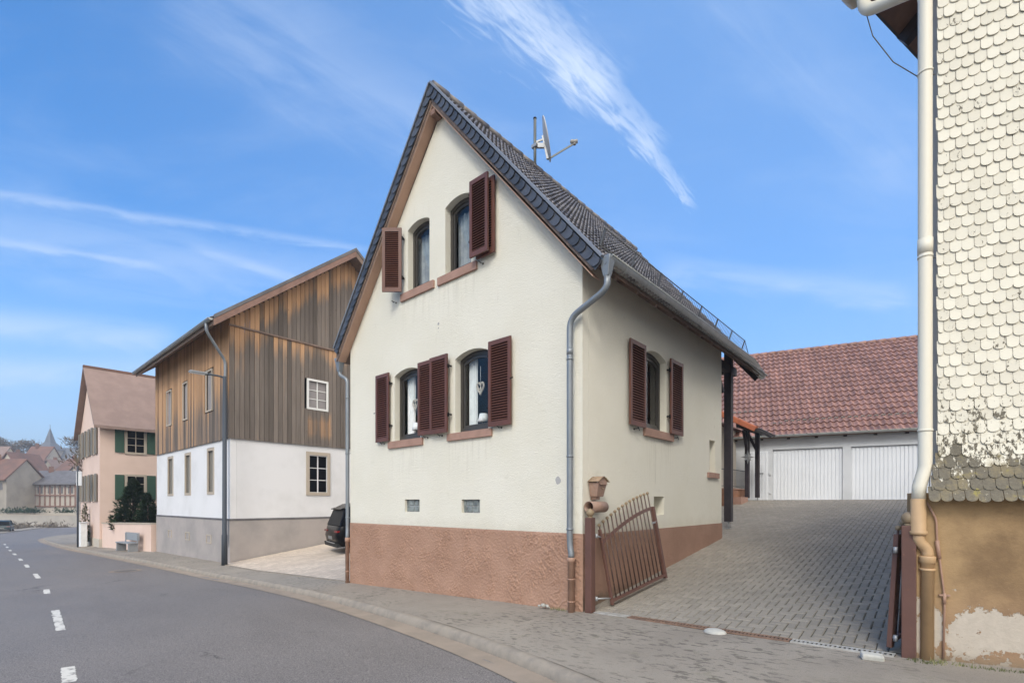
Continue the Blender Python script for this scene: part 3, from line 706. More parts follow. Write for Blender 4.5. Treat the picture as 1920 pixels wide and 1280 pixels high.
# ------------------------------------------------------------------ THE CREAM HOUSE
XL, YB, XR, ZR = -6.42, 6.0, -3.21, 9.45; SL = 1.214
house = thing('cream_house', 'narrow cream rendered house with steep gable, oxblood louvred shutters and brown rough plinth', 'house', (-3.2, 3, 0))
def roofz(x): return ZR-SL*abs(x-XR)
under = .40
LW = (-4.68, -3.82, 2.90, 4.26, .10); RW = (-2.785, -1.93, 2.895, 4.26, .10); UL = (-4.22, -3.53, 5.90, 7.16, .09); UR = (-3.065, -2.36, 5.89, 7.16, .09)
GB1 = (-4.325, -3.84, 1.425, 1.678); GB2 = (-2.615, -2.14, 1.425, 1.668)
rect = lambda a, b, c, d: [(a, c), (b, c), (b, d), (a, d)]
eps = .03
gab = [(XL, .9), (0, .9), (0, roofz(0)-under+.05), (XR, ZR-under-.05), (XL, roofz(XL)-under+.05)]
mb = MB(); mb.prism(gab, .16, FRONT(), [arch(*LW), arch(*RW), arch(*UL), arch(*UR), rect(*GB1), rect(*GB2)])
wf = mb.build('front_wall', 'plaster', house)
SW = (2.036, 2.91, 2.945, 4.29, .11); NW = (5.20, 5.57, 2.20, 3.04); CW = (2.37, 2.80, 1.385, 1.727)
mb = MB(); mb.prism([(.165, .9), (YB, .9), (YB, roofz(0)-.27), (.165, roofz(0)-.27)], .16, SIDE(), [arch(*SW), rect(*NW), rect(*CW)])
mb.build('side_wall', 'plaster', house)
mb = MB(); mb.prism([(.165, .9), (YB, .9), (YB, roofz(0)-under+.06), (.165, roofz(0)-under+.06)], .16, lambda u, v, w: Vector((XL+w, u, v))); mb.build('side_wall', 'plaster', house)
gb_ = [(XL+.165, .9), (-.165, .9), (-.165, roofz(0)-under+.05), (XR, ZR-under-.08), (XL+.165, roofz(XL)-under+.05)]
mb = MB(); mb.prism(gb_, .14, lambda u, v, w: Vector((u, YB-w, v))); mb.build('rear_wall', 'plaster', house)
# plinth, slightly proud
zp = 1.148
mb = MB(); mb.prism([(XL-.012, -.6), (.014, -.6), (.014, zp), (XL-.012, zp)], .15, FRONT(-.001)); mb.build('plinth', 'plinth', house)
def relief():
    """hand-thrown render: short curved trowel ridges, real relief of about a centimetre"""
    mb = MB(); nx, nz = 560, 118; z0 = -.40; vs = []; N3 = noise.noise
    for j in range(nz+1):
        for i in range(nx+1):
            x = XL-.012+(.026-XL)*i/nx; z = z0+(zp-z0)*j/nz
            a = 7.0*N3(Vector((x*2.4, z*2.4, 3.1))); ca, sa = math.cos(a), math.sin(a)
            wx = x+.10*N3(Vector((x*5, z*5, 9))); wz = z+.10*N3(Vector((x*5, z*5, 17)))
            u, v = (wx*ca+wz*sa), (-wx*sa+wz*ca)
            n1_ = N3(Vector((u*6.5, v*11, 0))); h = max(0, 1-abs(n1_)*3.4) if n1_ > 0 else max(0, 1+n1_*9)
            n2_ = N3(Vector((u*15, v*24, 5))); h2 = max(0, 1-abs(n2_)*3.) if n2_ > 0 else max(0, 1+n2_*8)
            m = .5+.5*N3(Vector((x*2.7, z*2.7, 40)))
            m = sm(.30, .62, m); d = .021*h*m+.010*h2*(.4+.6*(1-m))+.004*N3(Vector((x*34, z*34, 2)))+.003
            e = min(1, i/4, (nx-i)/4, (nz-j)/3)
            vs.append((x, -.004-max(0, d)*(.35+.65*e), z))
    mb.add(vs, [(j*(nx+1)+i, j*(nx+1)+i+1, (j+1)*(nx+1)+i+1, (j+1)*(nx+1)+i) for j in range(nz) for i in range(nx)], True)
    mb.build('plinth_render', 'plinthr', house)
relief()
mb = MB(); mb.prism([(.138, -.4), (YB+.01, -.4), (YB+.01, 1.13), (.138, 1.13)], .15, SIDE(.014)); mb.build('plinth', 'plinth', house)
mb = MB(); mb.prism([(.138, -.8), (YB+.01, -.8), (YB+.01, 1.13), (.138, 1.13)], .15, lambda u, v, w: Vector((XL-.012+w, u, v))); mb.build('plinth', 'plinth', house)
# interior: floors and dark partition so rooms behind the panes read deep
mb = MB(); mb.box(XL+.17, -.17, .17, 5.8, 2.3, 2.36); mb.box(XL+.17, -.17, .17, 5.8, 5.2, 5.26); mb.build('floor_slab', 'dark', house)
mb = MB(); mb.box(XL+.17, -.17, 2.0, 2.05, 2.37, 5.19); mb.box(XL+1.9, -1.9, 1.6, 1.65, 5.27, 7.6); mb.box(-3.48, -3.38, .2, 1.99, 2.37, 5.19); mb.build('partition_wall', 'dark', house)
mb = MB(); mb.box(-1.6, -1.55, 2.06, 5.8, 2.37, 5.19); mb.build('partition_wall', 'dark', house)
# windows, panes, sills
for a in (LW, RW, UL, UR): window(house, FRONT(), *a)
window(house, SIDE(), *SW)
sill(house, FRONT(), -4.874, -3.717, 2.755, 2.899); sill(house, FRONT(), -2.981, -1.831, 2.76, 2.894)
sill(house, FRONT(), -4.429, -3.371, 5.75, 5.899); sill(house, FRONT(), -3.255, -2.198, 5.74, 5.889)
sill(house, SIDE(), 1.939, 3.177, 2.80, 2.944); sill(house, SIDE(), 5.06, 5.75, 2.177, 2.198+.1)
# niches: narrow stair window and cellar opening
mb = MB(); mb.box(-.20, -.165, 5.1, 5.7, 2.1, 3.1); mb.build('niche_back', 'plaster', house)
mb = MB(); mb.box(-.26, -.22, 2.3, 2.9, 1.3, 1.8); mb.box(-.22, -.161, 2.3, 2.369, 1.3, 1.8); mb.box(-.22, -.161, 2.801, 2.9, 1.3, 1.8);  mb.build('niche_back', 'plaster', house)
# glass block cellar lights
for a in (GB1, GB2):
    x0, x1, z0, z1 = a; w = (x1-x0); q = MB()
    cols = [(x0+.01, x0+.07), (x0+.08, x0+w/2+.01), (x0+w/2+.02, x1-.09), (x1-.08, x1-.01)]
    for i, (a0, a1) in enumerate(cols):
        if i in (0, 3): q.box(a0, a1, .045, .10, z0+.01, z1-.01)
        else:
            zm = (z0+z1)/2; q.box(a0, a1, .045, .10, z0+.01, zm-.006); q.box(a0, a1, .045, .10, zm+.006, z1-.01)
    o = q.build('glass_block_light', 'glassblock', house, bevel=.012)
    q = MB(); q.box(x0, x1, .06, .11, z0, z1); q.build('mortar_bed', 'greystain', o)
# shutters on the front and side
UX = Vector((1, 0, 0)); NY = Vector((0, -1, 0))
sh = lambda x0, w, z0, h, so, hs, lab: shutter('shutter', house, (x0, -so, z0), UX, NY, w, h, hs, lab)
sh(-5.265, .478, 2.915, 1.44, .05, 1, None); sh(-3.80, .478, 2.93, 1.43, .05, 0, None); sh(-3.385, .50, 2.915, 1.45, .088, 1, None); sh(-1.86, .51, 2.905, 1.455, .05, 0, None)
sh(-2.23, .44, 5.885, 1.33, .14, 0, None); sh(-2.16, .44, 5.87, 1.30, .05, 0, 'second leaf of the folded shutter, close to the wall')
DR = Vector((math.cos(HEAD), math.sin(HEAD), 0))
NW_ = Vector((DR.y, -DR.x, 0))
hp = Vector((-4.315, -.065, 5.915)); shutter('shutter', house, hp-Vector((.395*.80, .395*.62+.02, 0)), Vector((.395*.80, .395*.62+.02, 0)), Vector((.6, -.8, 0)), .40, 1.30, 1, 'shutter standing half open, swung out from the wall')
UY = Vector((0, 1, 0)); NX = Vector((1, 0, 0))
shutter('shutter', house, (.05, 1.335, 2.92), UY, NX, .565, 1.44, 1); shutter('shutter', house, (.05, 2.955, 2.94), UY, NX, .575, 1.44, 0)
for x in (-5.05, -3.58, -3.15, -1.62): catch(house, (x, -.0, 2.885))
for x in (-2.06, -4.62): catch(house, (x, 0, 5.80))
for y in (1.6, 3.25): catch(house, (0, y, 2.88), (1, 0, 0), (0, 1, 0))
m = MB(); m.tube([(-5.27, -.09, 3.55), (-5.32, -.09, 3.55)], .007, 6); m.build('shutter_bolt', 'black', house)
m = MB(); m.tube([(-1.35, -.09, 3.65), (-1.29, -.095, 3.66)], .012, 6); m.build('shutter_bolt', 'black', house)

# roof: deck, soffit, verge, tiles
YF, YE = -.22, 7.85; XE = .46
nv = Vector((SL, 0, 1)).normalized()
dn = Vector((1, 0, -SL)).normalized()
mb = MB()
tt = under-.02
secR = [(XR, ZR-.05), (XE, roofz(XE)-.05), (XE, roofz(XE)-.12), (.0, roofz(0)-.29), (XR, ZR-under+.02)]
secL = [(2*XR-x, z) for x, z in secR]
LEX = -6.70
secL = [(XR, ZR-.05), (LEX, roofz(LEX)-.05), (LEX, roofz(LEX)-.30), (XL, roofz(XL)-under+.02), (XR, ZR-under+.02)]
deck = MB()
for sec in (secR, secL): deck.prism(sec, YE-YF-.02, lambda u, v, w: Vector((u, YF+.02+w, v)))
roof = deck.build('roof', 'rafter', house)
tl = MB(); Lr = (Vector((XE, 0, roofz(XE)))-Vector((XR, 0, ZR))).length
tiles(tl, Vector((XR, YF+.01, ZR-.045)), (0, 1, 0), dn, nv, 39, 19, (YE-YF)/39, (Lr+.05)/19, .028, .034, 8, 'd', rnd=random.Random(4)); tl.build('roof_tiles', 'tile', roof)
tl = MB(); dn2 = Vector((-1, 0, -SL)).normalized(); nv2 = Vector((-SL, 0, 1)).normalized()
tiles(tl, Vector((XR, YE, ZR-.045)), (0, -1, 0), dn2, nv2, 39, 18, (YE-YF)/39, .30, .028, .034, 8, 'd', rnd=random.Random(5)); tl.build('roof_tiles', 'tile', roof)
rg = MB()
for k in range(22):
    y = YF+.02+k*.366; rg.tube([(XR, y, ZR+.005), (XR, y+.38, ZR+.018)], [.072, .080], 12)
rg.build('ridge_tiles', 'tile', roof)
# soffit boards under the front verge, salmon
for sgn, xe in ((1, .30), (-1, -6.62)):
    mb = MB(); P0 = Vector((XR, YF+.025, ZR-under-.0)); P1 = Vector((xe, YF+.025, roofz(xe)-under)); n_ = Vector((0, 0, .018))
    mb.obox(P0, P1-P0, (0, -YF-.03, 0), n_); mb.build('verge_soffit', 'soffit', roof)
# slate-hung verge boards
for sgn in (1, -1):
    xe = .47 if sgn > 0 else LEX
    A0 = Vector((XR, 0, ZR-.0)); B0 = Vector((xe, 0, roofz(xe))); L = (B0-A0).length; d = (B0-A0).normalized(); pn = Vector((d.z*-1*sgn if False else 0, 0, 0))
    dwn = Vector((-d.z*sgn*-1, 0, 0))
    perp = Vector((d.z, 0, -d.x)) if sgn > 0 else Vector((-d.z, 0, d.x))
    if perp.z > 0: perp = -perp
    H = .168; q = MB(); st_ = .175; n = int(L/st_)+1
    for k in range(n):
        s0 = k*st_-.02
        # rounded slate: long edge up the verge, curved toe
        sh_ = [(s0-.05, .02), (min(s0+st_+.03, L+.03), .02)]
        e = s0+st_+.06
        sh_ += [(e-.0, .06), (e-.004, .10), (e-.02, .135), (e-.05, .158), (e-.09, H), (s0-.02, H)]
        sh_ = [(min(max(u, -.0 if k == 0 else -9), L+.05), v) for u, v in sh_]
        def mpp(u, v, w, k=k, s0=s0): 
            return A0+d*u+perp*v+Vector((0, YF-.012-.020*((u-s0)/st_+.3)-.004*v*0+w*1., 0))
        q.prism(sh_, .006, mpp)
    q.build('verge_slates', 'slate', roof)
    q = MB(); q.obox(A0+perp*.0+Vector((0, YF+.03, .0)), d*L, Vector((0, -.085, 0)), -perp*.035); q.build('verge_trim', 'slatetrim', roof)
    q = MB(); q.obox(A0+perp*.03+Vector((0, YF+.001, 0)), d*(L-.02), Vector((0, .022, 0)), perp*.175); q.build('barge_board', 'rafter', roof)
    q = MB(); q.obox(A0+perp*.03+Vector((0, YE-.02, 0)), d*(L-.02), Vector((0, .03, 0)), perp*.25); q.build('barge_board', 'darkwood', roof)
# purlin end under the apex
mb = MB(); mb.box(XR-.06, XR+.06, YF+.03, -.002, ZR-under-.15, ZR-under-.05); mb.build('ridge_purlin', 'brownsoffit', roof)
# rafter feet under the right eave
for k in range(12):
    y = .25+k*.66
    mb = MB(); a = Vector((-.02, y, roofz(-.02)-.31)); b = Vector((.42, y, roofz(.42)-.17)); mb.bar(a, b, .07, .05, up=nv); mb.build('rafter_foot', 'rafter', roof)
mb = MB(); mb.obox((.0, .0, roofz(0)-.30), (.43, 0, roofz(.43)-.13-roofz(0)+.30), (0, 7.8, 0), (0, 0, .015)); mb.build('eaves_soffit', 'brownsoffit', roof)
# gutter right, half round with joints
def gutter(parent, p0, p1, r, mat='oldzinc', joints=0, name='gutter', outward=Vector((1, 0, 0))):
    p0, p1 = Vector(p0), Vector(p1); d = p1-p0; mb = MB(); n = 10; vs = []
    for rr in (r, r-.006):
        for P in (p0, p1):
            for k in range(n+1):
                t = math.pi*k/n; vs.append(P+outward*(math.cos(t)*rr)+Vector((0, 0, -math.sin(t)*rr)))
    fs = []
    for l in (0, 1):
        o = l*2*(n+1)
        for k in range(n): fs.append((o+k, o+k+1, o+n+1+k+1, o+n+1+k))
    for k in range(n): fs.append((k, k+1, 2*(n+1)+k+1, 2*(n+1)+k)); fs.append((n+1+k, n+2+k, 3*(n+1)+k+1, 3*(n+1)+k))
    mb.add(vs, fs, True); mb.tube([p0+outward*r, p1+outward*r], .011, 8)
    mb.add([p0+outward*r*math.cos(math.pi*k/n)+Vector((0, 0, -math.sin(math.pi*k/n)*r)) for k in range(n+1)], [tuple(range(n+1))])
    mb.add([p1+outward*r*math.cos(math.pi*k/n)+Vector((0, 0, -math.sin(math.pi*k/n)*r)) for k in range(n+1)], [tuple(range(n+1))])
    g_ = mb.build(name, mat, parent)
    for j in range(joints):
        P = p0+d*((j+.6)/joints); jb = MB(); w = d.normalized()*.028; vs = []
        for P2 in (P, P+w):
            for k in range(n+1): t = math.pi*k/n; vs.append(P2+outward*(math.cos(t)*(r+.006))+Vector((0, 0, -math.sin(t)*(r+.006))))
        jb.add(vs, [(k, k+1, n+1+k+1, n+1+k) for k in range(n)], True); jb.build('gutter_bracket', mat, g_)
    return g_
GX = .50; GZ = 5.01
gutter(house, (GX, -.16, GZ), (GX-.02, 6.6, GZ+.05), .098, joints=10)
gutter(house, (GX-.02, 6.6, GZ+.05), (GX-.11, 7.92, GZ-.06), .098, joints=2)
gutter(house, (-6.79, -.16, GZ+.02), (-6.79, 7.9, GZ+.02), .08, joints=0, outward=Vector((-1, 0, 0)))
# hopper + right downpipe
def hopper(parent, c, zt, zb, rt, rb, dy=.10):
    mb = MB(); x, y = c; vs = []
    top = [(x-rt, y-dy), (x+rt, y-dy), (x+rt, y+dy), (x-rt, y+dy)]; bot = [(x-rb, y-rb), (x+rb, y-rb), (x+rb, y+rb), (x-rb, y+rb)]
    mb.add([(a, b, zt) for a, b in top]+[(a, b, zt-.05) for a, b in top]+[(a, b, zb) for a, b in bot],
           [(0,1,5,4),(1,2,6,5),(2,3,7,6),(3,0,4,7),(4,5,9,8),(5,6,10,9),(6,7,11,10),(7,4,8,11),(8,9,10,11),(0,3,2,1)])
    return mb.build('rain_hopper', 'zinc', parent, bevel=.012)
hopper(house, (GX, -.14), GZ+.01, 4.74, .085, .042, .075)
pts = curve_pts([(GX, -.14, 4.76), (GX, -.14, 4.58), (-.158, -.095, 4.34), (-.158, -.095, .98), (-.125, -.105, .86), (-.125, -.105, .80)], 6, .16)
mb = MB(); mb.tube(pts, .046, 16); dp = mb.build('downpipe', 'zinc', house)
for z in (3.72, 2.28, 1.20): collar(dp, (-.158, -.095, z), .052, .03, 'zinc', wall=(-.158, 0, z))
collar(dp, (-.158, -.095, 3.80), .050, .10, 'zinc', 'pipe_sleeve')
mb = MB(); mb.tube([(-.127, -.105, .80), (-.127, -.105, .74), (-.127, -.105, .735), (-.127, -.105, -.03)], [.062, .062, .052, .052], 16); mb.tube([(-.127, -.105, .47), (-.127, -.105, .49)], .060, 14); mb.tube([(-.127, -.105, .14), (-.127, -.105, .16)], .060, 14)
mb.build('standpipe', 'castpipe', house)
# left downpipe
hopper(house, (-6.72, -.10), 5.02, 4.70, .10, .045, .08)
pts = curve_pts([(-6.72, -.10, 4.75), (-6.72, -.10, 4.62), (-6.50, -.03, 4.50), (-6.50, -.03, 1.02), (-6.47, -.05, .86), (-6.47, -.05, .78)], 6, .10)
mb = MB(); mb.tube(pts, .042, 14); dp2 = mb.build('downpipe', 'zinc', house)
for z in (4.05, 2.75, 1.25): collar(dp2, (-6.50, -.03, z), .048, .028, 'zinc', wall=(-6.40, 0, z))
mb = MB(); mb.tube([(-6.47, -.05, .80), (-6.47, -.05, .70), (-6.47, -.05, .695), (-6.47, -.05, -.30)], [.056, .056, .046, .046], 14); mb.tube([(-6.47, -.05, .0), (-6.47, -.05, .02)], .052, 14); mb.build('standpipe', 'castpipe', house)
# snow guard near the right eave
sx = .12; sz = roofz(sx)+.05; sg = MB()
def sgp(y, h): 
    yy = min(y, 7.75); return Vector((sx+h*.35, yy, sz+h))
for h in (.0, .23): sg.tube([sgp(.25, h+.02), sgp(7.1, h+.02), sgp(7.72, .02 if h else 0)], .009, 6)
k = .25
while k < 7.12: sg.tube([sgp(k, .02), sgp(k, .25)], .0045, 4); k += .085
for k in (7.2, 7.3, 7.4, 7.5, 7.6): sg.tube([sgp(k, .02), sgp(k, .25*(7.72-k)/.62)], .0045, 4)
for k in range(8):
    y = .3+k*.97; sg.bar(sgp(y, -.03), sgp(y, .26), .012, .03)
sg.build('snow_guard', 'steelrail', roof)
# corner post carrying the rear overhang
px_, py_ = -.285, 7.4
mb = MB(); mb.box(px_-.09, px_+.09, py_-.09, py_+.09, 1.12, roofz(px_)-under+.1); post = mb.build('porch_post', 'darkwood', house, bevel=.006)
mb = MB(); mb.tube([(px_, py_, .90), (px_, py_, 1.14)], .022, 10); mb.box(px_-.06, px_+.06, py_-.06, py_+.06, .93, .945); mb.box(px_-.07, px_+.07, py_-.07, py_+.07, 1.105, 1.118); mb.build('post_foot', 'chrome', post)
mb = MB(); mb.box(-3.3, -.38, 7.32, 7.48, 5.02, 5.24); mb.bar((px_, 6.02, 5.12), (px_, 7.85, 5.12), .15, .2); mb.build('porch_beam', 'darkwood', house)
mb = MB(); mb.bar((px_, 6.9, 4.45), (px_, 6.35, 5.02), .1, .1); 
mb.build('porch_brace', 'darkwood', house)
# grey smudge of a blurred-out house number beside the pipe, tiny spots higher up
mb = MB()
def blob(c, r, n=14, s=1):
    rnd = random.Random(s); mb.add([(c[0]+math.cos(2*math.pi*k/n)*r*rnd.uniform(.7, 1.1), -.0035, c[1]+math.sin(2*math.pi*k/n)*r*rnd.uniform(.8, 1.3)) for k in range(n)], [tuple(range(n))])
blob((-3.26, 5.03), .028, s=2); blob((-3.26, 4.95), .016, s=3); blob((-3.27, 4.88), .01, s=5); blob((-.44, 1.95), .055, s=6)
mb.build('wall_smudge', 'greystain', house)

# things hanging or standing behind the panes
def curtain(x0, x1, z0, z1, y, label, side=False, ph=0., mat='curtain'):
    mb = MB(); n = 40; vs = []
    for k in range(n+1):
        u = x0+(x1-x0)*k/n; w = .018*math.sin(k*1.15+ph)+.008*math.sin(k*.5)
        for z in (z0, z1): vs.append((u, y+w, z) if not side else (-(y+w), u, z))
    mb.add(vs, [(2*k, 2*k+2, 2*k+3, 2*k+1) for k in range(n)], True)
    return mb.build('curtain', mat, None, label, cat='curtain', group='white curtains behind the panes')
curtain(-4.585, -4.35, 2.92, 4.30, .27, 'white curtain gathered at the left of the lower left window')
curtain(-2.70, -2.48, 2.92, 4.30, .27, 'white curtain drawn aside in the lower right window', ph=1)
curtain(-4.28, -3.40, 5.88, 7.10, .29, 'sheer white curtain in the small upper left gable window', ph=2, mat='sheer')
curtain(-3.02, -2.20, 5.86, 7.10, .29, 'pale curtain filling the upper right gable window', ph=.4, mat='sheer')
curtain(1.9, 2.52, 2.95, 4.30, .29, 'white curtain in the window on the driveway side', side=True)
def heart(c, y, s, label):
    mb = MB(); n = 40; pts = []
    for k in range(n):
        t = 2*math.pi*k/n; pts.append((c[0]+s*.72*math.sin(t)**3, c[1]+s*(13*math.cos(t)-5*math.cos(2*t)-2*math.cos(3*t)-math.cos(4*t))/17*1.12))
    th = thing('heart_ornament', label, 'ornament', (c[0], y, c[1]), 'wicker hearts hanging in the windows')
    mb.tube([(u, y, v) for u, v in pts+[pts[0]]], s*.17, 8, caps=False)
    for k in range(14):
        a = pts[random.Random(k).randrange(n)]; b = pts[random.Random(k+50).randrange(n)]; 
        if a[1] < c[1]+s*.5 and b[1] < c[1]+s*.5: mb.tube([(a[0], y, a[1]), (b[0], y, b[1])], s*.09, 6)
    mb.build('heart', 'doorgrey', th)
    mb = MB(); mb.tube([(c[0], y, c[1]+s*.6), (c[0], y, c[1]+s*3.4)], .003, 4); mb.build('ribbon', 'curtain', th)
heart((-4.265, 3.66), .23, .115, 'white wicker heart hanging in the lower left window')
heart((-2.355, 3.71), .23, .115, 'white wicker heart hanging in the lower right window')
def tlamp(x, y, z, label):
    th = thing('table_lamp', label, 'lamp', (x, y, z), 'white shaded lamps on the window ledges')
    mb = MB(); mb.tube([(x, y, z+.13), (x, y, z+.28)], [.11, .07], 16); mb.build('lamp_shade', 'curtain', th)
    mb = MB(); mb.tube([(x, y, z), (x, y, z+.02), (x, y, z+.03), (x, y, z+.14)], [.05, .05, .015, .015], 10); mb.build('lamp_base', 'chrome', th)
tlamp(-4.235, .25, 2.99, 'small lamp with white shade in the lower left window'); tlamp(-2.30, .25, 2.95, 'small lamp with white shade in the lower right window')

# ------------------------------------------------------------------ satellite dish on its mast
sx0, sy0, sz0 = -3.21, 2.884, 9.35
sat = thing('satellite_dish', 'grey satellite dish on a mast standing on the ridge of the dark tiled roof', 'satellite dish', (sx0, sy0, sz0))
mb = MB(); mb.tube([(sx0, sy0, 9.25), (sx0, sy0, 10.62)], .034, 12); mb.build('mast', 'mastp', sat)
mb = MB(); mb.tube([(sx0, sy0, 9.30), (sx0, sy0, 9.55)], [.075, .042], 12); mb.build('mast_collar', 'black', sat)
mb = MB(); mb.tube([(sx0, sy0, 10.60), (sx0, sy0, 10.63)], .040, 12); mb.build('mast_cap', 'black', sat)
RTv = Vector((.75, .661, 0)); FWv = Vector((-.661, .75, 0)); Zv = Vector((0, 0, 1))
dc = Vector((-3.0, 3.06, 10.125)); ax = (RTv*.975+Zv*.20-FWv*.10).normalized()      # dish looks to the right
u1 = (Zv-ax*ax.z).normalized(); u2 = ax.cross(u1)
mb = MB(); nr, ns_ = 7, 28; vs = []
for r in range(nr+1):
    for k in range(ns_):
        t = 2*math.pi*k/ns_; rr = r/nr
        vs.append(dc+u1*(.46*rr*math.cos(t))+u2*(.42*rr*math.sin(t))+ax*(.065*(rr*rr-1)))
mb.add(vs, [(r*ns_+k, r*ns_+(k+1) % ns_, (r+1)*ns_+(k+1) % ns_, (r+1)*ns_+k) for r in range(nr) for k in range(ns_)], True)
mb.tube([dc+u1*(.46*math.cos(2*math.pi*k/40))+u2*(.42*math.sin(2*math.pi*k/40)) for k in range(41)], .012, 6, caps=False)
mb.build('dish', 'dish', sat)
mb = MB(); hub = dc-ax*.07
mb.bar(Vector((sx0, sy0, 9.98)), hub-u1*.14, .06, .10); mb.bar(Vector((sx0, sy0, 10.05)), hub+u1*.02, .03, .04); mb.bar(hub+u1*.10, hub-u1*.46, .05, .05)
mb.box(sx0-.07, sx0+.07, sy0-.05, sy0+.05, 9.93, 10.0); mb.build('bracket', 'chrome', sat)
base = hub-u1*.47; tip = Vector((-2.513, 3.493, 10.03))
mb = MB(); mb.bar(base, tip, .024, .034); mb.build('feed_arm', 'mastp', sat)
mb = MB(); mb.tube([tip-RTv*.05+Zv*.03, tip+RTv*.07+Zv*.05], [.05, .045], 10); mb.ball(tip+Zv*.04-RTv*.055, .05, 10, 6); mb.box(tip.x-.03, tip.x+.03, tip.y-.03, tip.y+.03, tip.z-.03, tip.z+.04); mb.build('feed_horn', 'lnb', sat)

# ------------------------------------------------------------------ gate posts, gates, mailbox, tube
def gate_post(x, y, z0, zt, label):
    p = thing('gate_post', label, 'gate post', (x, y, z0), 'square steel gate posts with ball finials')
    mb = MB(); mb.box(x-.056, x+.056, y-.056, y+.056, z0-.05, zt); mb.build('post', 'gate', p, bevel=.006)
    mb = MB(); mb.tube([(x, y, zt-.001), (x, y, zt+.018)], [.045, .035], 14); mb.ball((x, y, zt+.072), .062, 18, 12); mb.build('ball_finial', 'brass', p)
gate_post(.12, .02, 0, 1.39, 'square brown gate post with brass ball by the house corner')
gate_post(3.765, -.035, .10, 1.385, 'square brown gate post with brass ball beside the ochre wall')
def gate(label, hb, fb, lean, n, h0, h1, group, hinge):
    """hb / fb: bottom hinge end and free end; lean: horizontal shift per metre of height"""
    hb, fb, lean = Vector(hb), Vector(fb), Vector(lean); t = thing('gate_leaf', label, 'gate', hb, group)
    d = fb-hb; L = d.length; up = (Vector((0, 0, 1))+lean).normalized(); dh = d.normalized(); nn = dh.cross(up).normalized()
    P = lambda s, h: hb+d*s+up*h
    hh = lambda s: h0+(h1-h0)*(math.sin(s*math.pi/2)**.92)
    rail = lambda s: hh(s)-.27
    q = MB(); a, b = P(-.0, .0), P(0, hh(0)-.06); q.bar(a, b, .042 if hb.x < 2 else .085, .042, up=nn); st_ = q.build('hinge_stile', 'gate', t, bevel=.004)
    q = MB(); q.bar(P(1, -.0), P(1, rail(1)+.02), .055, .055, up=nn); q.build('closing_stile', 'gate', t, bevel=.004)
    q = MB(); q.bar(P(.0, .06), P(1, .06), .04, .05, up=nn); q.build('bottom_rail', 'gate', t)
    q = MB(); prev = P(.0, rail(0))
    for k in range(1, 11): c = P(k/10, rail(k/10)); q.bar(prev, c, .014, .055, up=up); prev = c
    q.build('top_rail', 'gate', t)
    for k in range(n):
        s = (k+.05)/(n-.2); q = MB(); q.tube([P(s, .05)+nn*.0, P(s, hh(s)-.015)], .0115, 8)
        b_ = q.build('bar', 'barpaint', t); q = MB(); q.ball(P(s, hh(s)), .027, 10, 7); q.build('ball_tip', 'brass', b_)
    for z, hp_ in hinge:
        q = MB(); q.tube([P(.0, z), Vector(hp_)], .012, 8); q.tube([Vector(hp_)-Vector((0, 0, .03)), Vector(hp_)+Vector((0, 0, .03))], .02, 8); q.build('hinge', 'chrome', t)
    q = MB(); c = P(.955, rail(1)-.25); q.bar(c-dh*.08+nn*.02, c+dh*.10+nn*.02, .012, .03); q.build('latch', 'chrome', t)
    return t
gl = gate('slanted brown iron gate leaf with ball-tipped bars standing open against the house', (.285, .38, .08), (.40, 1.98, .31), (-.18, -.03, 0), 14, 1.20, 1.50,
     'open leaves of the driveway gate', [(1.02, (.18, .10, 1.12)), (.10, (.18, .10, .20))])
gr = gate('brown iron gate leaf seen edge-on, folded back beside the ochre wall', (3.615, .05, .165), (4.02, 1.62, .40), (.05, .02, 0), 15, 1.19, 1.42,
     'open leaves of the driveway gate', [(.98, (3.66, -.0, 1.14)), (.10, (3.66, -.0, .27))])

bx = thing('mailbox', 'brown house-shaped mailbox with curved roof on the side wall', 'mailbox', (.0, .28, 1.7))
y0, y1 = .15, .40; d0 = .012; dpt = .185; z0, z1 = 1.70, 1.91
mb = MB()
mb.add([(d0, y0+.03, z0), (dpt-.05, y0+.03, z0), (dpt-.05, y1-.03, z0), (d0, y1-.03, z0), (d0, y0, z1), (dpt, y0, z1), (dpt, y1, z1), (d0, y1, z1)],
       [(0,3,2,1),(0,1,5,4),(1,2,6,5),(2,3,7,6),(3,0,4,7),(4,5,6,7)])
ym = (y0+y1)/2
mb.add([(x, y, z) for x in (d0, dpt) for y, z in ((y0, z1), (y1, z1), (y1-.04, z1+.035), (ym+.04, z1+.075), (ym-.04, z1+.075), (y0+.04, z1+.035))], [tuple(range(5, -1, -1)), tuple(range(6, 12))])
mb.build('box_body', 'boxpaint', bx, bevel=.006)
mb = MB(); n = 16; vs = []
for k in range(n+1):
    s = k/n; y = y0-.03+(y1-y0+.06)*s; q = abs(s-.5)*2; z = z1+.082-.082*q**1.35+(.008 if q > .93 else 0)
    wob = .006*math.sin(k*2.4)
    for x in (d0, dpt+.022+wob): vs += [(x, y, z), (x, y, z+.012)]
fs = []
for k in range(n): a = k*4; fs += [(a+1, a+3, a+7, a+5), (a, a+4, a+6, a+2), (a+2, a+6, a+7, a+3), (a, a+1, a+5, a+4)]
fs += [(0, 2, 3, 1), (n*4, n*4+1, n*4+3, n*4+2)]
mb.add(vs, fs, True); mb.build('box_roof', 'boxroof', bx, recalc=True)
mb = MB(); mb.box(dpt-.005, dpt+.022, y0+.03, y1-.03, z1-.035, z1-.022); mb.box(dpt-.005, dpt+.008, y0+.03, y1-.03, z1-.02, z1+.03); mb.build('letter_flap', 'boxpaint', bx, bevel=.003)
mb = MB(); mb.tube([(dpt-.02, ym, z1-.09), (dpt+.004, ym, z1-.09)], .010, 8); mb.build('lock', 'brass', bx)
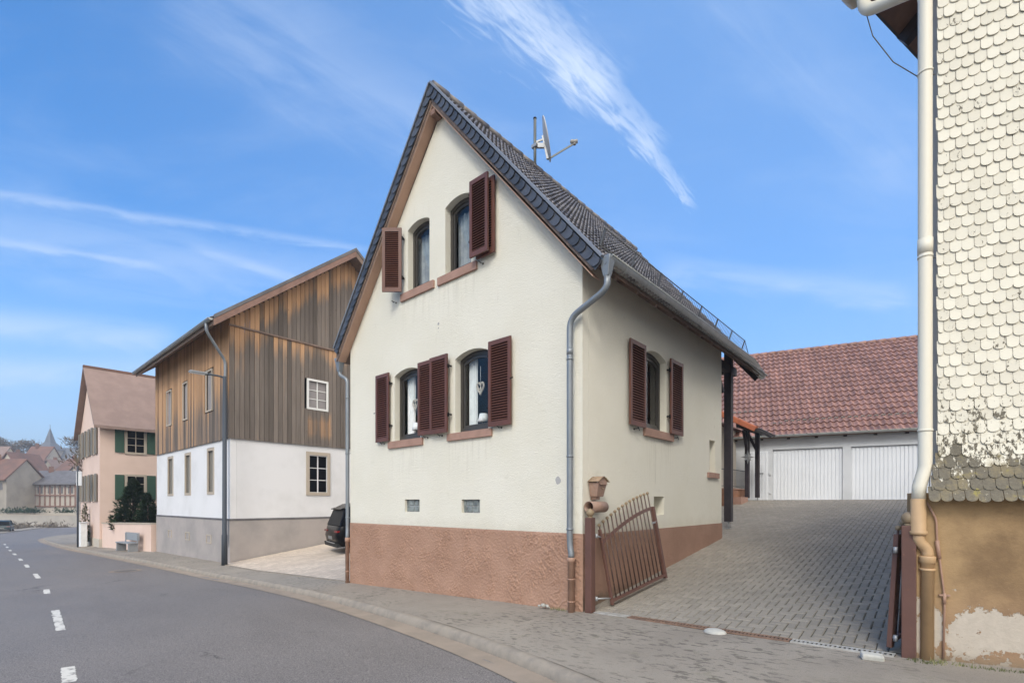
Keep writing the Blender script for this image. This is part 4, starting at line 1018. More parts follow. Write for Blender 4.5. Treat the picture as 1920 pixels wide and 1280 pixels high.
mb = MB(); mb.box(.0, .10, ym-.05, ym+.05, 1.655, 1.70); mb.build('bracket', 'boxpaint', bx)
nt_ = thing('newspaper_tube', 'brown open newspaper tube under the mailbox on the side wall', 'newspaper holder', (.0, .25, 1.53))
mb = MB(); c = (.11, 1.545); n = 20; vs = []
for y, r in ((.0, .083), (.43, .083), (.43, .075), (.0, .075)):
    for k in range(n): t_ = 2*math.pi*k/n; vs.append((c[0]+r*math.cos(t_), y, c[1]+r*math.sin(t_)))
mb.add(vs, [(j*n+k, j*n+(k+1) % n, ((j+1) % 4)*n+(k+1) % n, ((j+1) % 4)*n+k) for j in range(4) for k in range(n)], True); mb.build('tube', 'boxpaint', nt_, recalc=True)
mb = MB(); mb.tube([(c[0], .40, c[1]), (c[0], .41, c[1])], .074, 20); mb.build('end_cap', 'black', nt_)
mb = MB(); mb.box(.0, .05, .15, .35, 1.50, 1.60); mb.build('bracket', 'boxpaint', nt_)

# ------------------------------------------------------------------ drain channel, stones, weeds at the gate line
dr = thing('drain_channel', 'slotted drain grating running across the driveway entrance', 'drain', (1.9, .02, .05))
dA = Vector((.20, .055)); dB = Vector((3.66, -.085)); dd = (dB-dA).normalized(); dn_ = Vector((-dd.y, dd.x)); Ld = (dB-dA).length
def DP(s, w, z): p = dA+dd*s+dn_*w; return Vector((p.x, p.y, g(p.x)+z))
def rail_(s0, s1, w0, w1, z0, z1, mb): 
    mb.add([DP(s0, w0, z0), DP(s1, w0, z0), DP(s1, w1, z0), DP(s0, w1, z0), DP(s0, w0, z1), DP(s1, w0, z1), DP(s1, w1, z1), DP(s0, w1, z1)],
              [(0,3,2,1),(4,5,6,7),(0,1,5,4),(1,2,6,5),(2,3,7,6),(3,0,4,7)])
mb = MB(); rail_(0, Ld, -.062, .062, -.03, .008, mb); mb.build('trench', 'black', dr)
for (a, b, mt) in ((.55, 2.55, 'rustmetal'), (2.56, Ld, 'galv')):
    mb = MB(); rail_(a, b, -.064, -.046, 0, .018, mb); rail_(a, b, .046, .064, 0, .018, mb); s = a
    while s < b: rail_(s, s+.018, -.046, .046, .004, .016, mb); s += .042
    mb.build('grate', mt, dr)
mb = MB(); rail_(0, .54, -.062, .062, 0, .019, mb); mb.build('cover_strip', 'galv', dr)
mb = MB(); mb.ball((1.956, -.11, .055), .115, 20, 12, (1.15, .9, .42)); tag(mb.build('door_stop', 'concrete'), 'pale domed stone lying on the drain at the entrance', 'stone')
for v in mb.v: pass
mb = MB(); mb.box(-.09, .09, -.055, .055, 0, .065); o = mb.build('stone_block', 'concrete', bevel=.018); o.location = (3.50, -.33, .10); o.rotation_euler = (.1, .05, .3); tag(o, 'small pale rubble block beside the right gate post', 'stone')
def weeds(name, pts, label, mat='deadweed', seed=1, h=.09, n=26, spread=.10):
    rnd = random.Random(seed); mb = MB()
    for (x, y) in pts:
        for k in range(n):
            a = rnd.uniform(0, 6.28); r = rnd.uniform(0, spread); bx_, by_ = x+r*math.cos(a), y+r*math.sin(a)*.5; z = (g(bx_) if by_ < .1 else G(bx_, by_)); hh = h*rnd.uniform(.3, 1); l = rnd.uniform(-.6, .6)*hh; l2 = rnd.uniform(-.6, .6)*hh; w = .004
            mb.add([(bx_-w, by_, z), (bx_+w, by_, z), (bx_+l, by_+l2, z+hh)], [(0, 1, 2)])
    return tag(mb.build(name, mat), label, 'weeds', kind='stuff')
weeds('weeds', [(-.45, -.09), (-.3, -.10), (3.95, -.16), (4.0, -.10), (4.15, -.12)], 'short dry weeds growing along the foot of the walls', seed=3, h=.06)
weeds('moss', [(4.3+.12*k, -.10+.025*k) for k in range(12)]+[(3.82, -.14), (3.9, -.2)], 'small green weeds at the foot of the ochre wall', 'shrubl', seed=5, h=.035, n=30)
mb = MB(); rr = random.Random(2)
for k in range(7): mb.ball((-.62+rr.uniform(-.07, .07), -.12+rr.uniform(-.04, .04), .0+rr.uniform(0, .04)), rr.uniform(.02, .045), 7, 5, (1, .8, .7))
tag(mb.build('rubble', 'concrete'), 'small heap of whitish rubble at the foot of the rough plinth', 'rubble')
for v in (): pass

# ------------------------------------------------------------------ RIGHT BUILDING: ochre base, painted shingle upper wall
rb = thing('shingled_house', 'tall house clad in cream scale shingles over a peeling ochre base wall', 'house', (5.5, 1, 0))
n1 = Vector((E1.y, -E1.x))            # outward normal of the street wall
def RW_(u, z, w): p = KR+E1*u-n1*w; return Vector((p.x, p.y, z))        # w inward
UO = .175   # the shingled storey stands back from the corner of the base
mb = MB(); mb.prism([(0, -.4), (7, -.4), (7, 1.70), (0, 1.70)], .3, RW_); mb.build('base_wall', 'ochre', rb)
def RS_(u, z, w): p = KR+E2*u; q = Vector((E2.y, -E2.x)); p = p+q*w; return Vector((p.x, p.y, z))
mb = MB(); mb.prism([(.31, -.4), (11, -.4), (11, 1.70), (.31, 1.70)], .3, RS_); mb.prism([(.25, 1.70), (11, 1.70), (11, 7.9), (.25, 7.9)], .2, lambda u, z, w: RS_(u, z, w+UO+.03)); mb.build('side_wall', 'beige', rb)
mb = MB(); mb.prism([(UO, 1.66), (7, 1.66), (7, 10.2), (3.5, 12.4), (UO, 8.2)], .28, lambda u, v, w: RW_(u+.02, v, w+.02)); mb.build('upper_wall', 'beige', rb)
# shingles: each one its own little tongue, courses overlapping; flared kick at the foot
mb = MB(); rnd = random.Random(11); sw_, ex = .086, .105; nrow = int((8.3-1.60)/ex)
def flare(z): t = max(0, (2.15-z)/.55); return -.035-.13*t*t
for r in range(nrow):
    zb = 1.615+r*ex; off = -.5*sw_*(r % 2)
    for c in range(0, 62):
        u0 = off+c*sw_+rnd.uniform(-.0012, .0012); u1_ = u0+sw_-.0025
        ul = UO-.10*max(0, (2.15-zb)/.55)**2
        if u1_ < ul+.01: continue
        u0 = max(u0, ul-.012+rnd.uniform(-.006, .012)); zt = zb+ex*1.35; zz = zb+rnd.uniform(-.007, .007); w_ = u1_-u0; ti = rnd.uniform(-.003, .003)
        if c > 30 and False: continue
        fb = flare(zb)-.009+rnd.uniform(-.0025, .0025); ft = flare(zt)+.006
        def Q(u, z):
            f = (z-zb)/(zt-zb); return RW_(u, z, fb+(ft-fb)*max(0, f)+ti*(u-u0)/sw_)
        n = 6; arc = [(u0+w_*(.5+.5*math.cos(math.pi*(1+k/n))), zz+.036-.036*math.sin(math.pi*k/n)**.8) for k in range(n+1)]
        outl = arc+[(u1_, zt), (u0, zt)]; m_ = len(outl)
        vs = [Q(u, z) for u, z in outl]; bk = [v+Vector((-n1.x, -n1.y, 0))*.007 for v in vs]
        mb.add(vs+bk, [tuple(range(m_))]+[(k, m_+k, m_+(k+1) % m_, (k+1) % m_) for k in range(m_-1)])
mb.build('shingle_cladding', 'shingle', rb, recalc=False)
# roof over the side (driveway) wall: boarded soffit, eave, gutter
ln = Vector((-E2.y, E2.x))     # out over the driveway
def EP(s, o, z): p = KR+E2*s+ln*o; return Vector((p.x, p.y, z))
Se = 2.12
mb = MB()
mb.add([EP(-.22, .0, 7.62), EP(-.22, .60, 7.20), EP(Se, .60, 7.20), EP(Se, .0, 7.62), EP(-.22, .0, 7.66), EP(-.22, .60, 7.24), EP(Se, .60, 7.24), EP(Se, .0, 7.66)],
       [(0,1,2,3),(7,6,5,4),(0,4,5,1),(1,5,6,2),(2,6,7,3),(3,7,4,0)]); mb.build('eaves_soffit', 'brownsoffit', rb, recalc=True)
mb = MB()
mb.add([EP(-.25, -.1, 7.80), EP(-.25, .66, 7.27), EP(11, .66, 7.27), EP(11, -.1, 7.80), EP(11, -3.5, 12.3), EP(-.25, -3.5, 12.3)], [(0,1,2,3), (0,3,4,5)]); 
rr_ = mb.build('roof', 'greyroof', rb)
gutter(rb, EP(-.25, .68, 7.24), EP(.42, .68, 7.24), .075, 'pipecream', outward=ln.to_3d())
for s_ in (.25, 1.3): mb = MB(); mb.bar(EP(s_, .02, 7.5), EP(s_, .58, 7.12), .10, .14); mb.build('rafter_foot', 'darkwood', rb)
# cream downpipe: from the gutter, back to the wall, down; ochre below
pts = curve_pts([(3.36, .29, 7.15), (3.375, .275, 6.83), (3.885, -.03, 6.52), (3.885, -.03, 1.95)], 8, .14)
mb = MB(); mb.tube(pts+[Vector((3.866, -.045, 1.86)), Vector((3.842, -.065, 1.76)), Vector((3.838, -.068, 1.635))], .056, 20); rp = mb.build('downpipe', 'pipecream', rb)
for z in (5.68, 3.93, 2.28): collar(rp, (3.885, -.03, z), .061, .022, 'pipecream', wall=(3.95, .05, z))
collar(rp, (3.885, -.03, 3.97), .060, .14, 'pipecream', 'pipe_sleeve')
pts = [(3.836, -.069, 1.640), (3.836, -.069, 1.34), (3.836, -.069, 1.335), (3.836, -.069, 1.305), (3.836, -.069, 1.30)]
mb = MB(); mb.tube(pts, [.060, .060, .070, .070, .060], 20)
mb.tube(curve_pts([(3.836, -.069, 1.31), (3.836, -.069, 1.24), (3.900, -.03, 1.16), (3.900, -.03, 1.08)], 6, .05), .047, 18)
mb.tube([(3.9, -.03, 1.10), (3.9, -.03, 1.095), (3.9, -.03, 1.085), (3.9, -.03, 1.035), (3.9, -.03, 1.03), (3.9, -.03, .06)], [.054, .066, .066, .066, .052, .052], 20)
mb.tube([(3.9, -.03, .985), (3.9, -.03, .96)], .062, 18); mb.build('standpipe', 'pipeochre', rb)
mb = MB(); mb.tube(curve_pts([RW_(.09, 1.62, -.02), RW_(.165, 1.45, -.02), RW_(.17, 1.25, -.02), RW_(.225, .72, -.02), RW_(.215, .08, -.02)], 4, .05), .009, 8)
mb.tube([RW_(.17, 1.25, -.02), RW_(.187, 1.08, -.02)], .016, 8); mb.tube([RW_(.223, .76, -.02), RW_(.223, .66, -.02)], .014, 8); mb.bar(RW_(.185, .74, -.02), RW_(.265, .74, -.02), .02, .015); mb.build('conduit', 'castpipe', rb)
mb = MB(); mb.tube([Vector((3.385, .26, 6.85)), Vector((3.45, .30, 6.55)), Vector((3.62, .34, 6.20)), Vector((3.90, .38, 5.85))], .005, 5); mb.build('cable', 'wire', rb)

# ------------------------------------------------------------------ GARAGE at the end of the drive
gdir = Vector((.959, .284)); gn = Vector((.284, -.959)); GA = Vector((-1.253, 15.84)); gz = 1.715
def GP(u, z, w): p = GA+gdir*u-gn*w; return Vector((p.x, p.y, z))
gar = thing('garage_building', 'white double garage with red tiled roof at the end of the driveway', 'garage', (1.5, 17, 1.7))
D1 = (0.0, 2.38, gz, gz+2.05); D2 = (2.66, 5.05, gz, gz+2.05); SD = (-1.02, -.17, gz, gz+2.0)
ez = 4.44
mb = MB(); mb.prism([(-4.6, 1.2), (8.5, 1.2), (8.5, ez+.02), (-4.6, ez+.02)], .25, GP, [rect(*D1), rect(*D2)]); mb.build('wall', 'greywhite', gar)
mb = MB(); mb.obox(GP(-4.6, 1.2, 7.7), (gdir*13.1).to_3d(), (-gn*.25).to_3d(), (0, 0, 3.2)); mb.build('wall', 'greywhite', gar)
def ribbed(parent, u0, u1, z0, z1, w, name, pitch=.125):
    mb = MB(); mb.prism(rect(u0, u1, z0, z1), .03, lambda a, b, c: GP(a, b, c+w)); u = u0+.03
    while u < u1-.05: mb.obox(GP(u, z0+.02, w), (gdir*(pitch*.66)).to_3d(), (gn*.028).to_3d(), (0, 0, z1-z0-.04)); u += pitch
    return mb.build(name, 'garagedoor', parent, recalc=False)
for (a, lab) in ((D1, None), (D2, None)):
    d = ribbed(gar, a[0]+.01, a[1]-.01, a[2]+.01, a[3]-.01, .10, 'garage_door')
    c = (a[0]+a[1])/2; mb = MB(); mb.obox(GP(c-.025, gz+.50, .088), (gdir*.05).to_3d(), (gn*.012).to_3d(), (0, 0, .17)); mb.build('handle', 'black', d)
    mb = MB(); mb.prism(rect(a[0]+.0, a[1]-.0, a[2]-.02, a[3]), .05, lambda u, v, w: GP(u, v, w+.135)); mb.build('door_frame', 'dark', gar)
sdo = ribbed(gar, SD[0], SD[1], SD[2], SD[3], -.012, 'side_door', .12)
mb = MB(); mb.obox(GP(-.36, gz+.93, -.02), (gdir*.035).to_3d(), (gn*.012).to_3d(), (0, 0, .22)); mb.bar(GP(-.34, gz+1.10, -.06), GP(-.47, gz+1.10, -.06), .02, .02); mb.build('handle', 'black', sdo)
mb = MB()
for z in (1.02, .26): mb.obox(GP(-.135, gz+z, -.0), (gdir*.075).to_3d(), (gn*.04).to_3d(), (0, 0, .12 if z > 1 else .08))
mb.build('switch_box', 'greywhite', gar, bevel=.006)
rz0 = ez+.10; run = 5.0; rise = 4.45; ov = .30
A = GP(-5.2, rz0-ov*rise/run, -ov); Vup = (-gn*run).to_3d()+Vector((0, 0, rise)); Vd = -Vup.normalized(); Ls = (Vup.length*(run+ov)/run)
nrm_ = gdir.to_3d().cross(Vup).normalized(); nrm_ = nrm_ if nrm_.z > 0 else -nrm_
Utot = 14.2; ncol = int(Utot/.215); nrows = 19
top = A+Vup.normalized()*Ls
mb = MB(); mb.obox(A-nrm_*.10, gdir.to_3d()*Utot, Vup.normalized()*Ls, nrm_*.07)
top2 = top; mb.obox(top-nrm_*.10, gdir.to_3d()*Utot, (-gn*run).to_3d()-Vector((0, 0, rise)), nrm_*.001+Vector((0, 0, .05))); gro = mb.build('roof', 'rafter', gar)
tl = MB(); tiles(tl, top+nrm_*-.01, gdir.to_3d(), Vd, nrm_, ncol, nrows, Utot/ncol, Ls/nrows, .062, .05, 8, 's', rnd=random.Random(8)); tl.build('roof_tiles', 'redtile', gro)
mb = MB()
for k in range(38): p = top+gdir.to_3d()*(k*.37); mb.tube([p+Vector((0, 0, .0)), p+gdir.to_3d()*.39+Vector((0, 0, .015))], [.10, .115], 10)
mb.build('ridge_tiles', 'redtile', gro)
for row, (c0, c1) in ((16, (26, 60)), (13.6, (13, 22)), (16.4, (24, 26))):
    for c in range(c0, c1):
        p = top+Vd*(Ls/nrows*(row+.55+(.0)))+gdir.to_3d()*((c+.5)*Utot/ncol)+nrm_*.085; mb = MB(); mb.bar(p-gdir.to_3d()*.06, p+gdir.to_3d()*.06, .012, .09, up=nrm_); mb.build('snow_hook', 'oldzinc', gro)
gutter(gar, GP(-5.2, rz0-ov*rise/run+.02, -ov-.08), GP(8.9, rz0-ov*rise/run+.02, -ov-.08), .07, 'oldzinc', outward=gn.to_3d())
for k in range(13):
    u = -4.2+k*.95; mb = MB(); mb.bar(GP(u, ez-.17, .1), GP(u, ez-.24, -.16), .10, .11); mb.build('rafter_foot', 'darkwood', gar)
mb = MB(); q = GP(4.35, ez-.14, -.06); mb.box(q.x-.07, q.x+.07, q.y-.06, q.y+.06, q.z-.05, q.z+.05); mb.build('flood_light', 'dark', gar, bevel=.02)

# annex with entrance porch between house and garage
ann = thing('annex', 'plain beige rendered annex behind the entrance porch', 'outbuilding', (-4, 13, 1.7))
mb = MB(); mb.box(-6.0, -2.55, 12.2, 15.6, .8, 4.6); mb.build('wall', 'beige', ann)
mb = MB(); mb.add([(-6.1, 12.05, 4.6), (-2.3, 12.05, 4.6), (-2.3, 15.7, 4.6), (-6.1, 15.7, 4.6), (-4.2, 12.05, 5.7), (-4.2, 15.7, 5.7)], [(0,3,2,1), (0,1,4), (1,2,5,4), (2,3,5), (3,0,4,5)]); mb.build('roof', 'rustroof', ann)
por = thing('entrance_porch', 'small porch roof with orange verge tiles on two dark timber posts', 'porch', (-1.5, 13.4, 1.6))
# slope falls to +x; front verge seen from the drive
pa = Vector((-2.55, 11.9, 5.12)); pe = Vector((-.86, 12.0, 4.14))
dv = (pe-pa).normalized(); up_ = Vector((-dv.z, 0, dv.x)).normalized(); pu = Vector((-.02, 1, 0)).normalized()
mb = MB(); mb.obox(pa, pe-pa, pu*2.3, up_*-.09); pr = mb.build('porch_roof', 'darkwood', por)
tl = MB(); tiles(tl, pa+up_*.01+pu*.18, pu, dv, up_, 9, 7, .225, (pe-pa).length/7, .04, .035, 6, 's'); tl.build('roof_tiles', 'greyroof', pr)
mb = MB(); k = 0; Lp = (pe-pa).length
for k in range(7): a = pa+dv*(Lp*k/7); mb.obox(a+up_*(.0)-pu*.03, dv*(Lp/7*1.04), pu*.22, up_*(.09)); mb.obox(a-up_*.10-pu*.05, dv*(Lp/7*1.02), pu*.03, up_*.17)
mb.build('verge_tiles', 'orangetile', pr, bevel=.02)
gutter(por, pe+Vector((.06, -.05, -.0)), pe+pu*2.3+Vector((.06, 0, 0)), .055, 'darkwood', outward=Vector((1, 0, 0)))
for (x, y, zt) in ((-1.50, 13.30, 4.40), (-1.30, 13.85, 4.28)):
    z = G(x, y); mb = MB(); mb.box(x-.07, x+.07, y-.07, y+.07, z+.10, zt); p_ = mb.build('post', 'darkwood', por, bevel=.005)
    mb = MB(); mb.tube([(x, y, z-.02), (x, y, z+.12)], .02, 8); mb.build('post_foot', 'chrome', p_)
mb = MB(); mb.bar((-1.30, 13.80, 3.55), (-1.62, 13.78, 4.25), .09, .09); mb.bar((-1.5, 13.3, 3.5), (-1.5, 12.85, 4.25), .09, .09); mb.bar((-1.5, 12.2, 4.36), (-1.28, 14.4, 4.26), .12, .14); mb.build('brace', 'darkwood', por)
stp = thing('entrance_steps', 'brown brick landing with stone steps beside the porch posts', 'steps', (-2.1, 12.6, 1.6))
mb = MB(); mb.box(-2.54, -1.72, 11.9, 13.9, 1.2, 2.10); mb.build('landing', 'brick', stp)
mb = MB(); mb.box(-1.71, -1.42, 12.3, 13.1, 1.2, 1.82); mb.box(-2.56, -1.70, 11.88, 13.92, 2.103, 2.14); mb.build('tread', 'sill', stp)
rl = thing('railing', 'grey iron railing along the entrance landing', 'railing', (-2, 12.5, 2.14))
mb = MB(); mb.tube([(-1.80, 11.95, 2.82), (-1.74, 13.85, 2.82)], .018, 8); mb.tube([(-2.5, 11.93, 2.82), (-1.80, 11.95, 2.82)], .018, 8); mb.tube([(-2.5, 11.93, 2.22), (-1.8, 11.95, 2.22), (-1.74, 13.85, 2.22)], .012, 6)
for k in range(16): mb.tube([(-1.8+.004*k, 11.95+k*.126, 2.14), (-1.8+.004*k, 11.95+k*.126, 2.82)], .008, 6)
for k in range(6): mb.tube([(-2.5+.12*k, 11.94, 2.14), (-2.5+.12*k, 11.94, 2.82)], .008, 6)
mb.build('rail', 'steelrail', rl)
# silver star hanging at the porch post
c = Vector((-1.40, 13.0, 3.28)); mb = MB()
for k in range(8):
    a = math.pi*k/4; d_ = RTv*math.cos(a)+Zv*math.sin(a); t_ = RTv*-math.sin(a)+Zv*math.cos(a); L_ = .27 if k % 2 == 0 else .20
    mb.add([c+d_*L_, c+t_*.05+d_*.06, c-FWv*.05, c-t_*.05+d_*.06, c+FWv*.05], [(0, 1, 2), (0, 2, 3), (0, 4, 1), (0, 3, 4)])
mb.tube([c, c+Zv*.95], .004, 5)
tag(mb.build('star_ornament', 'chrome', recalc=False), 'silver star decoration hanging by the entrance porch posts', 'ornament')

# ------------------------------------------------------------------ TIMBER-CLAD BARN HOUSE on the left
XB = -15.02; YBF = .35; XBL = -24.56; ZW0, ZW1 = 3.96, 7.95
barn = thing('timber_clad_house', 'large house with weathered timber boards over a white ground floor', 'house', (-20, 4, -.6))
BH = 4.60; BYR = YBF+2*BH; BSL = .807; BZE = 12.10-BSL*BH
mb = MB(); mb.box(XBL, XB, YBF, BYR, -1.4, .98); mb.build('plinth', 'greyplinth', barn)
mb = MB(); mb.box(XBL-.01, XB+.012, YBF-.012, BYR, .981, 1.05); mb.build('plinth_edge', 'greyroof', barn)
def mpF(u, v, w): return Vector((u, YBF+.02+w, v))
def mpR(u, v, w): return Vector((XB-.02-w, u, v))
bw = [(-22.70, -21.85), (-20.20, -19.40), (-17.42, -16.66)]
mb = MB(); mb.prism(rect(XBL+.02, XB-.02, 1.05, ZW0), .2, mpF, [rect(a, b, 1.93, 3.72) for a, b in bw]); mb.build('lower_wall', 'white', barn)
LWN = (3.25, 4.02, 2.02, 3.55)
mb = MB(); mb.prism(rect(YBF+.225, BYR, 1.05, ZW0), .2, mpR, [rect(*LWN)]); mb.build('lower_wall', 'white', barn)
mb = MB(); mb.box(XBL+.1, XB-.5, YBF+.5, BYR-.1, 1.0, 7.6); mb.build('core', 'dark', barn)
mb = MB(); mb.prism([(YBF+.3, 7.6), (BYR-.3, 7.6), (YBF+BH, 11.3)], 8.8, lambda u, v, w: Vector((XB-.25-w, u, v))); mb.build('attic_core', 'dark', barn)
# boards
def boards(mb, att, u0, u1, zb, ztop, mp, wd, shelter, skip=()):
    u = u0; r_ = random.Random(int(u0*7))
    while u < u1-.02:
        w_ = min(wd, u1-u); pr_ = r_.uniform(0, .012); segs = [(zb, ztop((u+w_/2)))]
        for (a, b, c, d_) in skip:
            if u+w_ > a and u < b:
                ns2 = []
                for (p, q) in segs:
                    if c > p: ns2.append((p, min(c, q)))
                    if d_ < q: ns2.append((max(d_, p), q))
                segs = ns2
        for (p, q) in segs:
            if q-p < .03: continue
            n = max(2, int((q-p)/.45)); vs = []
            for k in range(n+1):
                z = p+(q-p)*k/n
                for uu in (u+.007, u+w_-.007): vs += [mp(uu, z, -pr_)]; att.append(shelter(uu, z))
            for k in range(n+1):
                z = p+(q-p)*k/n
                for uu in (u+.007, u+w_-.007): vs += [mp(uu, z, .03)]; att.append(shelter(uu, z))
            m_ = 2*(n+1)
            fs = [(2*k, 2*k+1, 2*k+3, 2*k+2) for k in range(n)]+[(2*k, 2*k+2, m_+2*k+2, m_+2*k) for k in range(n)]+[(2*k+1, m_+2*k+1, m_+2*k+3, 2*k+3) for k in range(n)]
            mb.add(vs, fs)
        u += wd
def finish_boards(mb, att, name, par):
    o = mb.build(name, 'wood', par, recalc=False); a = o.data.attributes.new('shelter', 'FLOAT', 'POINT'); a.data.foreach_set('value', att); return o
uw = [(-22.72, -21.95), (-20.30, -19.65), (-17.45, -16.72)]
mb = MB(); att = []
boards(mb, att, XBL, XB, ZW0-.06, lambda u: 8.16, lambda u, v, w: Vector((u, YBF-.03+w, v)), .17, lambda u, z:   .42+.85*sm(4.6, 6.8, z)-.30*sm(-17.5, -15.2, u)*(1-sm(6.3, 7.6, z)), [(a, b, 5.05, 6.72) for a, b in uw]); finish_boards(mb, att, 'board_cladding', barn)
mb = MB(); att = []; UWN = (3.15, 4.03, 5.35, 6.55)
boards(mb, att, YBF-.03, BYR, ZW0-.06, lambda u: 7.90, lambda u, v, w: Vector((XB+.03-w, u, v)), .17, lambda u, z: -.02+.75*sm(6.9, 7.9, z)+.35*sm(1.6, .3, u)*sm(4.8, 7, z)+(.55 if 3.1 < u < 4.2 and 4.3 < z < 5.35 else 0), [UWN]); finish_boards(mb, att, 'board_cladding', barn)
mb = MB(); att = []; rzb = lambda u: 11.92-BSL*abs(u-(YBF+BH))
boards(mb, att, YBF-.03, BYR, 7.93, lambda u: rzb(u)-.05, lambda u, v, w: Vector((XB+.055-w, u, v)), .17, lambda u, z: -.05+.95*sm(1.5, .45, rzb(u)-z), []); finish_boards(mb, att, 'board_cladding', barn)
mb = MB(); mb.box(XB+.03, XB+.085, YBF-.05, BYR, 7.88, 7.94); mb.build('drip_board', 'rafter', barn)
# windows
def simple_win(par, mp, a, b, c, d, fr, shade, fmat='whitegloss', depth=.12, name='window', bars=True, label=None):
    mb = MB(); mb.prism(rect(a-fr, b+fr, c-fr, d+fr), .05, lambda u, v, w: mp(u, v, w-.02), [rect(a+.0, b-.0, c+.0, d-.0)]); f = mb.build(name, fmat, par, label=label)
    mb = MB(); mb.prism(rect(a, b, c, d), .02, lambda u, v, w: mp(u, v, w+depth*.5)); mb.build('pane', shade, f)
    if bars:
        mb = MB(); m_ = (a+b)/2; mb.prism(rect(m_-.02, m_+.02, c, d), .03, lambda u, v, w: mp(u, v, w+depth*.5-.03))
        for k in (1, 2): zz = c+(d-c)*k/3; mb.prism(rect(a, m_-.02, zz-.014, zz+.014), .02, lambda u, v, w: mp(u, v, w+depth*.5-.02)); mb.prism(rect(m_+.02, b, zz-.014, zz+.014), .02, lambda u, v, w: mp(u, v, w+depth*.5-.02))
        mb.build('glazing_bar', fmat, f)
    return f
for a, b in uw: simple_win(barn, lambda u, v, w: Vector((u, YBF-.03+w, v)), a+.06, b-.06, 5.15, 6.62, .06, 'paleroof', 'stonetrim', bars=False)
for a, b in bw: simple_win(barn, mpF, a+.10, b-.10, 2.03, 3.60, .10, 'greyshut', 'stonetrim', bars=False)
simple_win(barn, lambda u, v, w: Vector((XB+.03-w, u, v)), 3.22, 3.96, 5.42, 6.48, .08, 'paleroof', 'whitegloss')
simple_win(barn, mpR, 3.27, 4.0, 2.05, 3.5, .02, 'carglass', 'white')
mb = MB(); mb.prism(rect(3.13, 4.14, 1.92, 3.66), .05, lambda u, v, w: mpR(u, v, w-.035), [rect(3.26, 4.01, 2.04, 3.53)]); mb.build('window_surround', 'stonetrim', barn)
for a, b in ((-22.5, -22.05), (-20.0, -19.55), (-17.4, -16.95)): simple_win(barn, lambda u, v, w: Vector((u, YBF-.0+w, v)), a, b, .10, .36, .04, 'greyroof', 'stonetrim', bars=False)
# roof
mb = MB(); ovb = .71; yl = YBF-ovb; ridge = (YBF+BH, 12.10); e1z = 12.10-BSL*(BH+ovb)
sec = [(yl, e1z), ridge, (2*ridge[0]-yl, e1z), (2*ridge[0]-yl, e1z-.20), (ridge[0], ridge[1]-.24), (yl, e1z-.20)]
mb.prism(sec, 10.6, lambda u, v, w: Vector((XB+.62-w, u, v))); br_ = mb.build('roof', 'rafter', barn)
tl = MB(); ds = Vector((0, -1, -BSL)).normalized(); us = Vector((0, -BSL, 1)).normalized()
tiles(tl, Vector((XB+.62, ridge[0], ridge[1]+.01)), (-1, 0, 0), ds, us, 35, 20, .303, (BH+ovb)*math.hypot(1, BSL)/20, .04, .04, 4, 's'); tl.build('roof_tiles', 'greyroof', br_)
mb = MB(); L_ = Vector((0, BH+ovb, BSL*(BH+ovb)))
mb.obox((XB+.62, yl, e1z-.02), L_, (.03, 0, 0), (0, 0, .13)); mb.obox((XB+.62, 2*ridge[0]-yl, e1z-.02), (0, -L_.y, L_.z), (.03, 0, 0), (0, 0, .13)); mb.build('verge_board', 'greyroof', br_)
mb = MB(); mb.obox((XB+.615, yl, e1z-.26), L_, (.03, 0, 0), (0, 0, .22)); mb.build('barge_board', 'brownsoffit', br_)
gutter(barn, (XB+.6, yl-.08, e1z-.02), (XB-10, yl-.08, e1z-.02), .075, 'oldzinc', outward=Vector((0, -1, 0)))
mb = MB(); mb.tube(curve_pts([(XB+.15, yl-.08, e1z-.08), (XB+.15, yl-.08, e1z-.35), (XB-.08, YBF-.12, e1z-1.2), (XB-.08, YBF-.12, 0.2)], 5, .15), .05, 10); mb.build('downpipe', 'zinc', barn)

# ------------------------------------------------------------------ street lamp in front of the barn corner
lp = thing('street_lamp', 'dark grey street lamp post with short arm in front of the timber-clad house', 'street lamp', (-14.55, .02, -.54))
mb = MB(); mb.tube([(-14.55, .02, -.60), (-14.55, .02, .5), (-14.55, .02, .55), (-14.55, .02, 5.95)], [.095, .09, .072, .058], 14); mb.build('pole', 'lamppost', lp)
mb = MB(); mb.tube(curve_pts([(-14.55, .02, 5.9), (-14.75, -.12, 5.98), (-15.0, -.45, 6.02)], 5, .1), .032, 8); mb.build('arm', 'lamppost', lp)
mb = MB(); mb.obox((-15.05, -.92, 5.98), (.20, .0, 0), (-.06, .55, .02), (0, 0, .07)); mb.build('lamp_head', 'greybench', lp, bevel=.02)
mb = MB(); mb.obox((-15.02, -.90, 5.965), (.14, .0, 0), (-.055, .45, .02), (0, 0, .012)); mb.build('lamp_glass', 'curtain', lp)

# ------------------------------------------------------------------ pink house further down
PX, PY = -31.4, -.72; pz = g(-31)-.1
pk = thing('pink_house', 'two-storey pink rendered house with green and grey shutters and steep brown roof', 'house', (-34, 3, -1))
PW, PL = 6.2, 11.0; pze = 6.05; pza = 9.55
mb = MB(); mb.prism([(PX, pz-.4), (PX, pze), (PX-PW/2, pza-.15), (PX-PW, pze), (PX-PW, pz-.4)], PL, lambda u, v, w: Vector((u, PY+w, v))); mb.build('wall', 'pink', pk)
mb = MB(); xm = PX-PW/2; ps = (pza-pze)/(PW/2)
mb.prism([(PX+.42, pze-.30), (PX+.1, pze+.0), (xm, pza+.05), (PX-PW-.35, pze-.42), (PX-PW-.35, pze-.25), (xm, pza+.22), (PX+.1, pze+.2), (PX+.42, pze-.14)], PL+.6, lambda u, v, w: Vector((u, PY-.3+w, v))); prf = mb.build('roof', 'brownroof', pk)
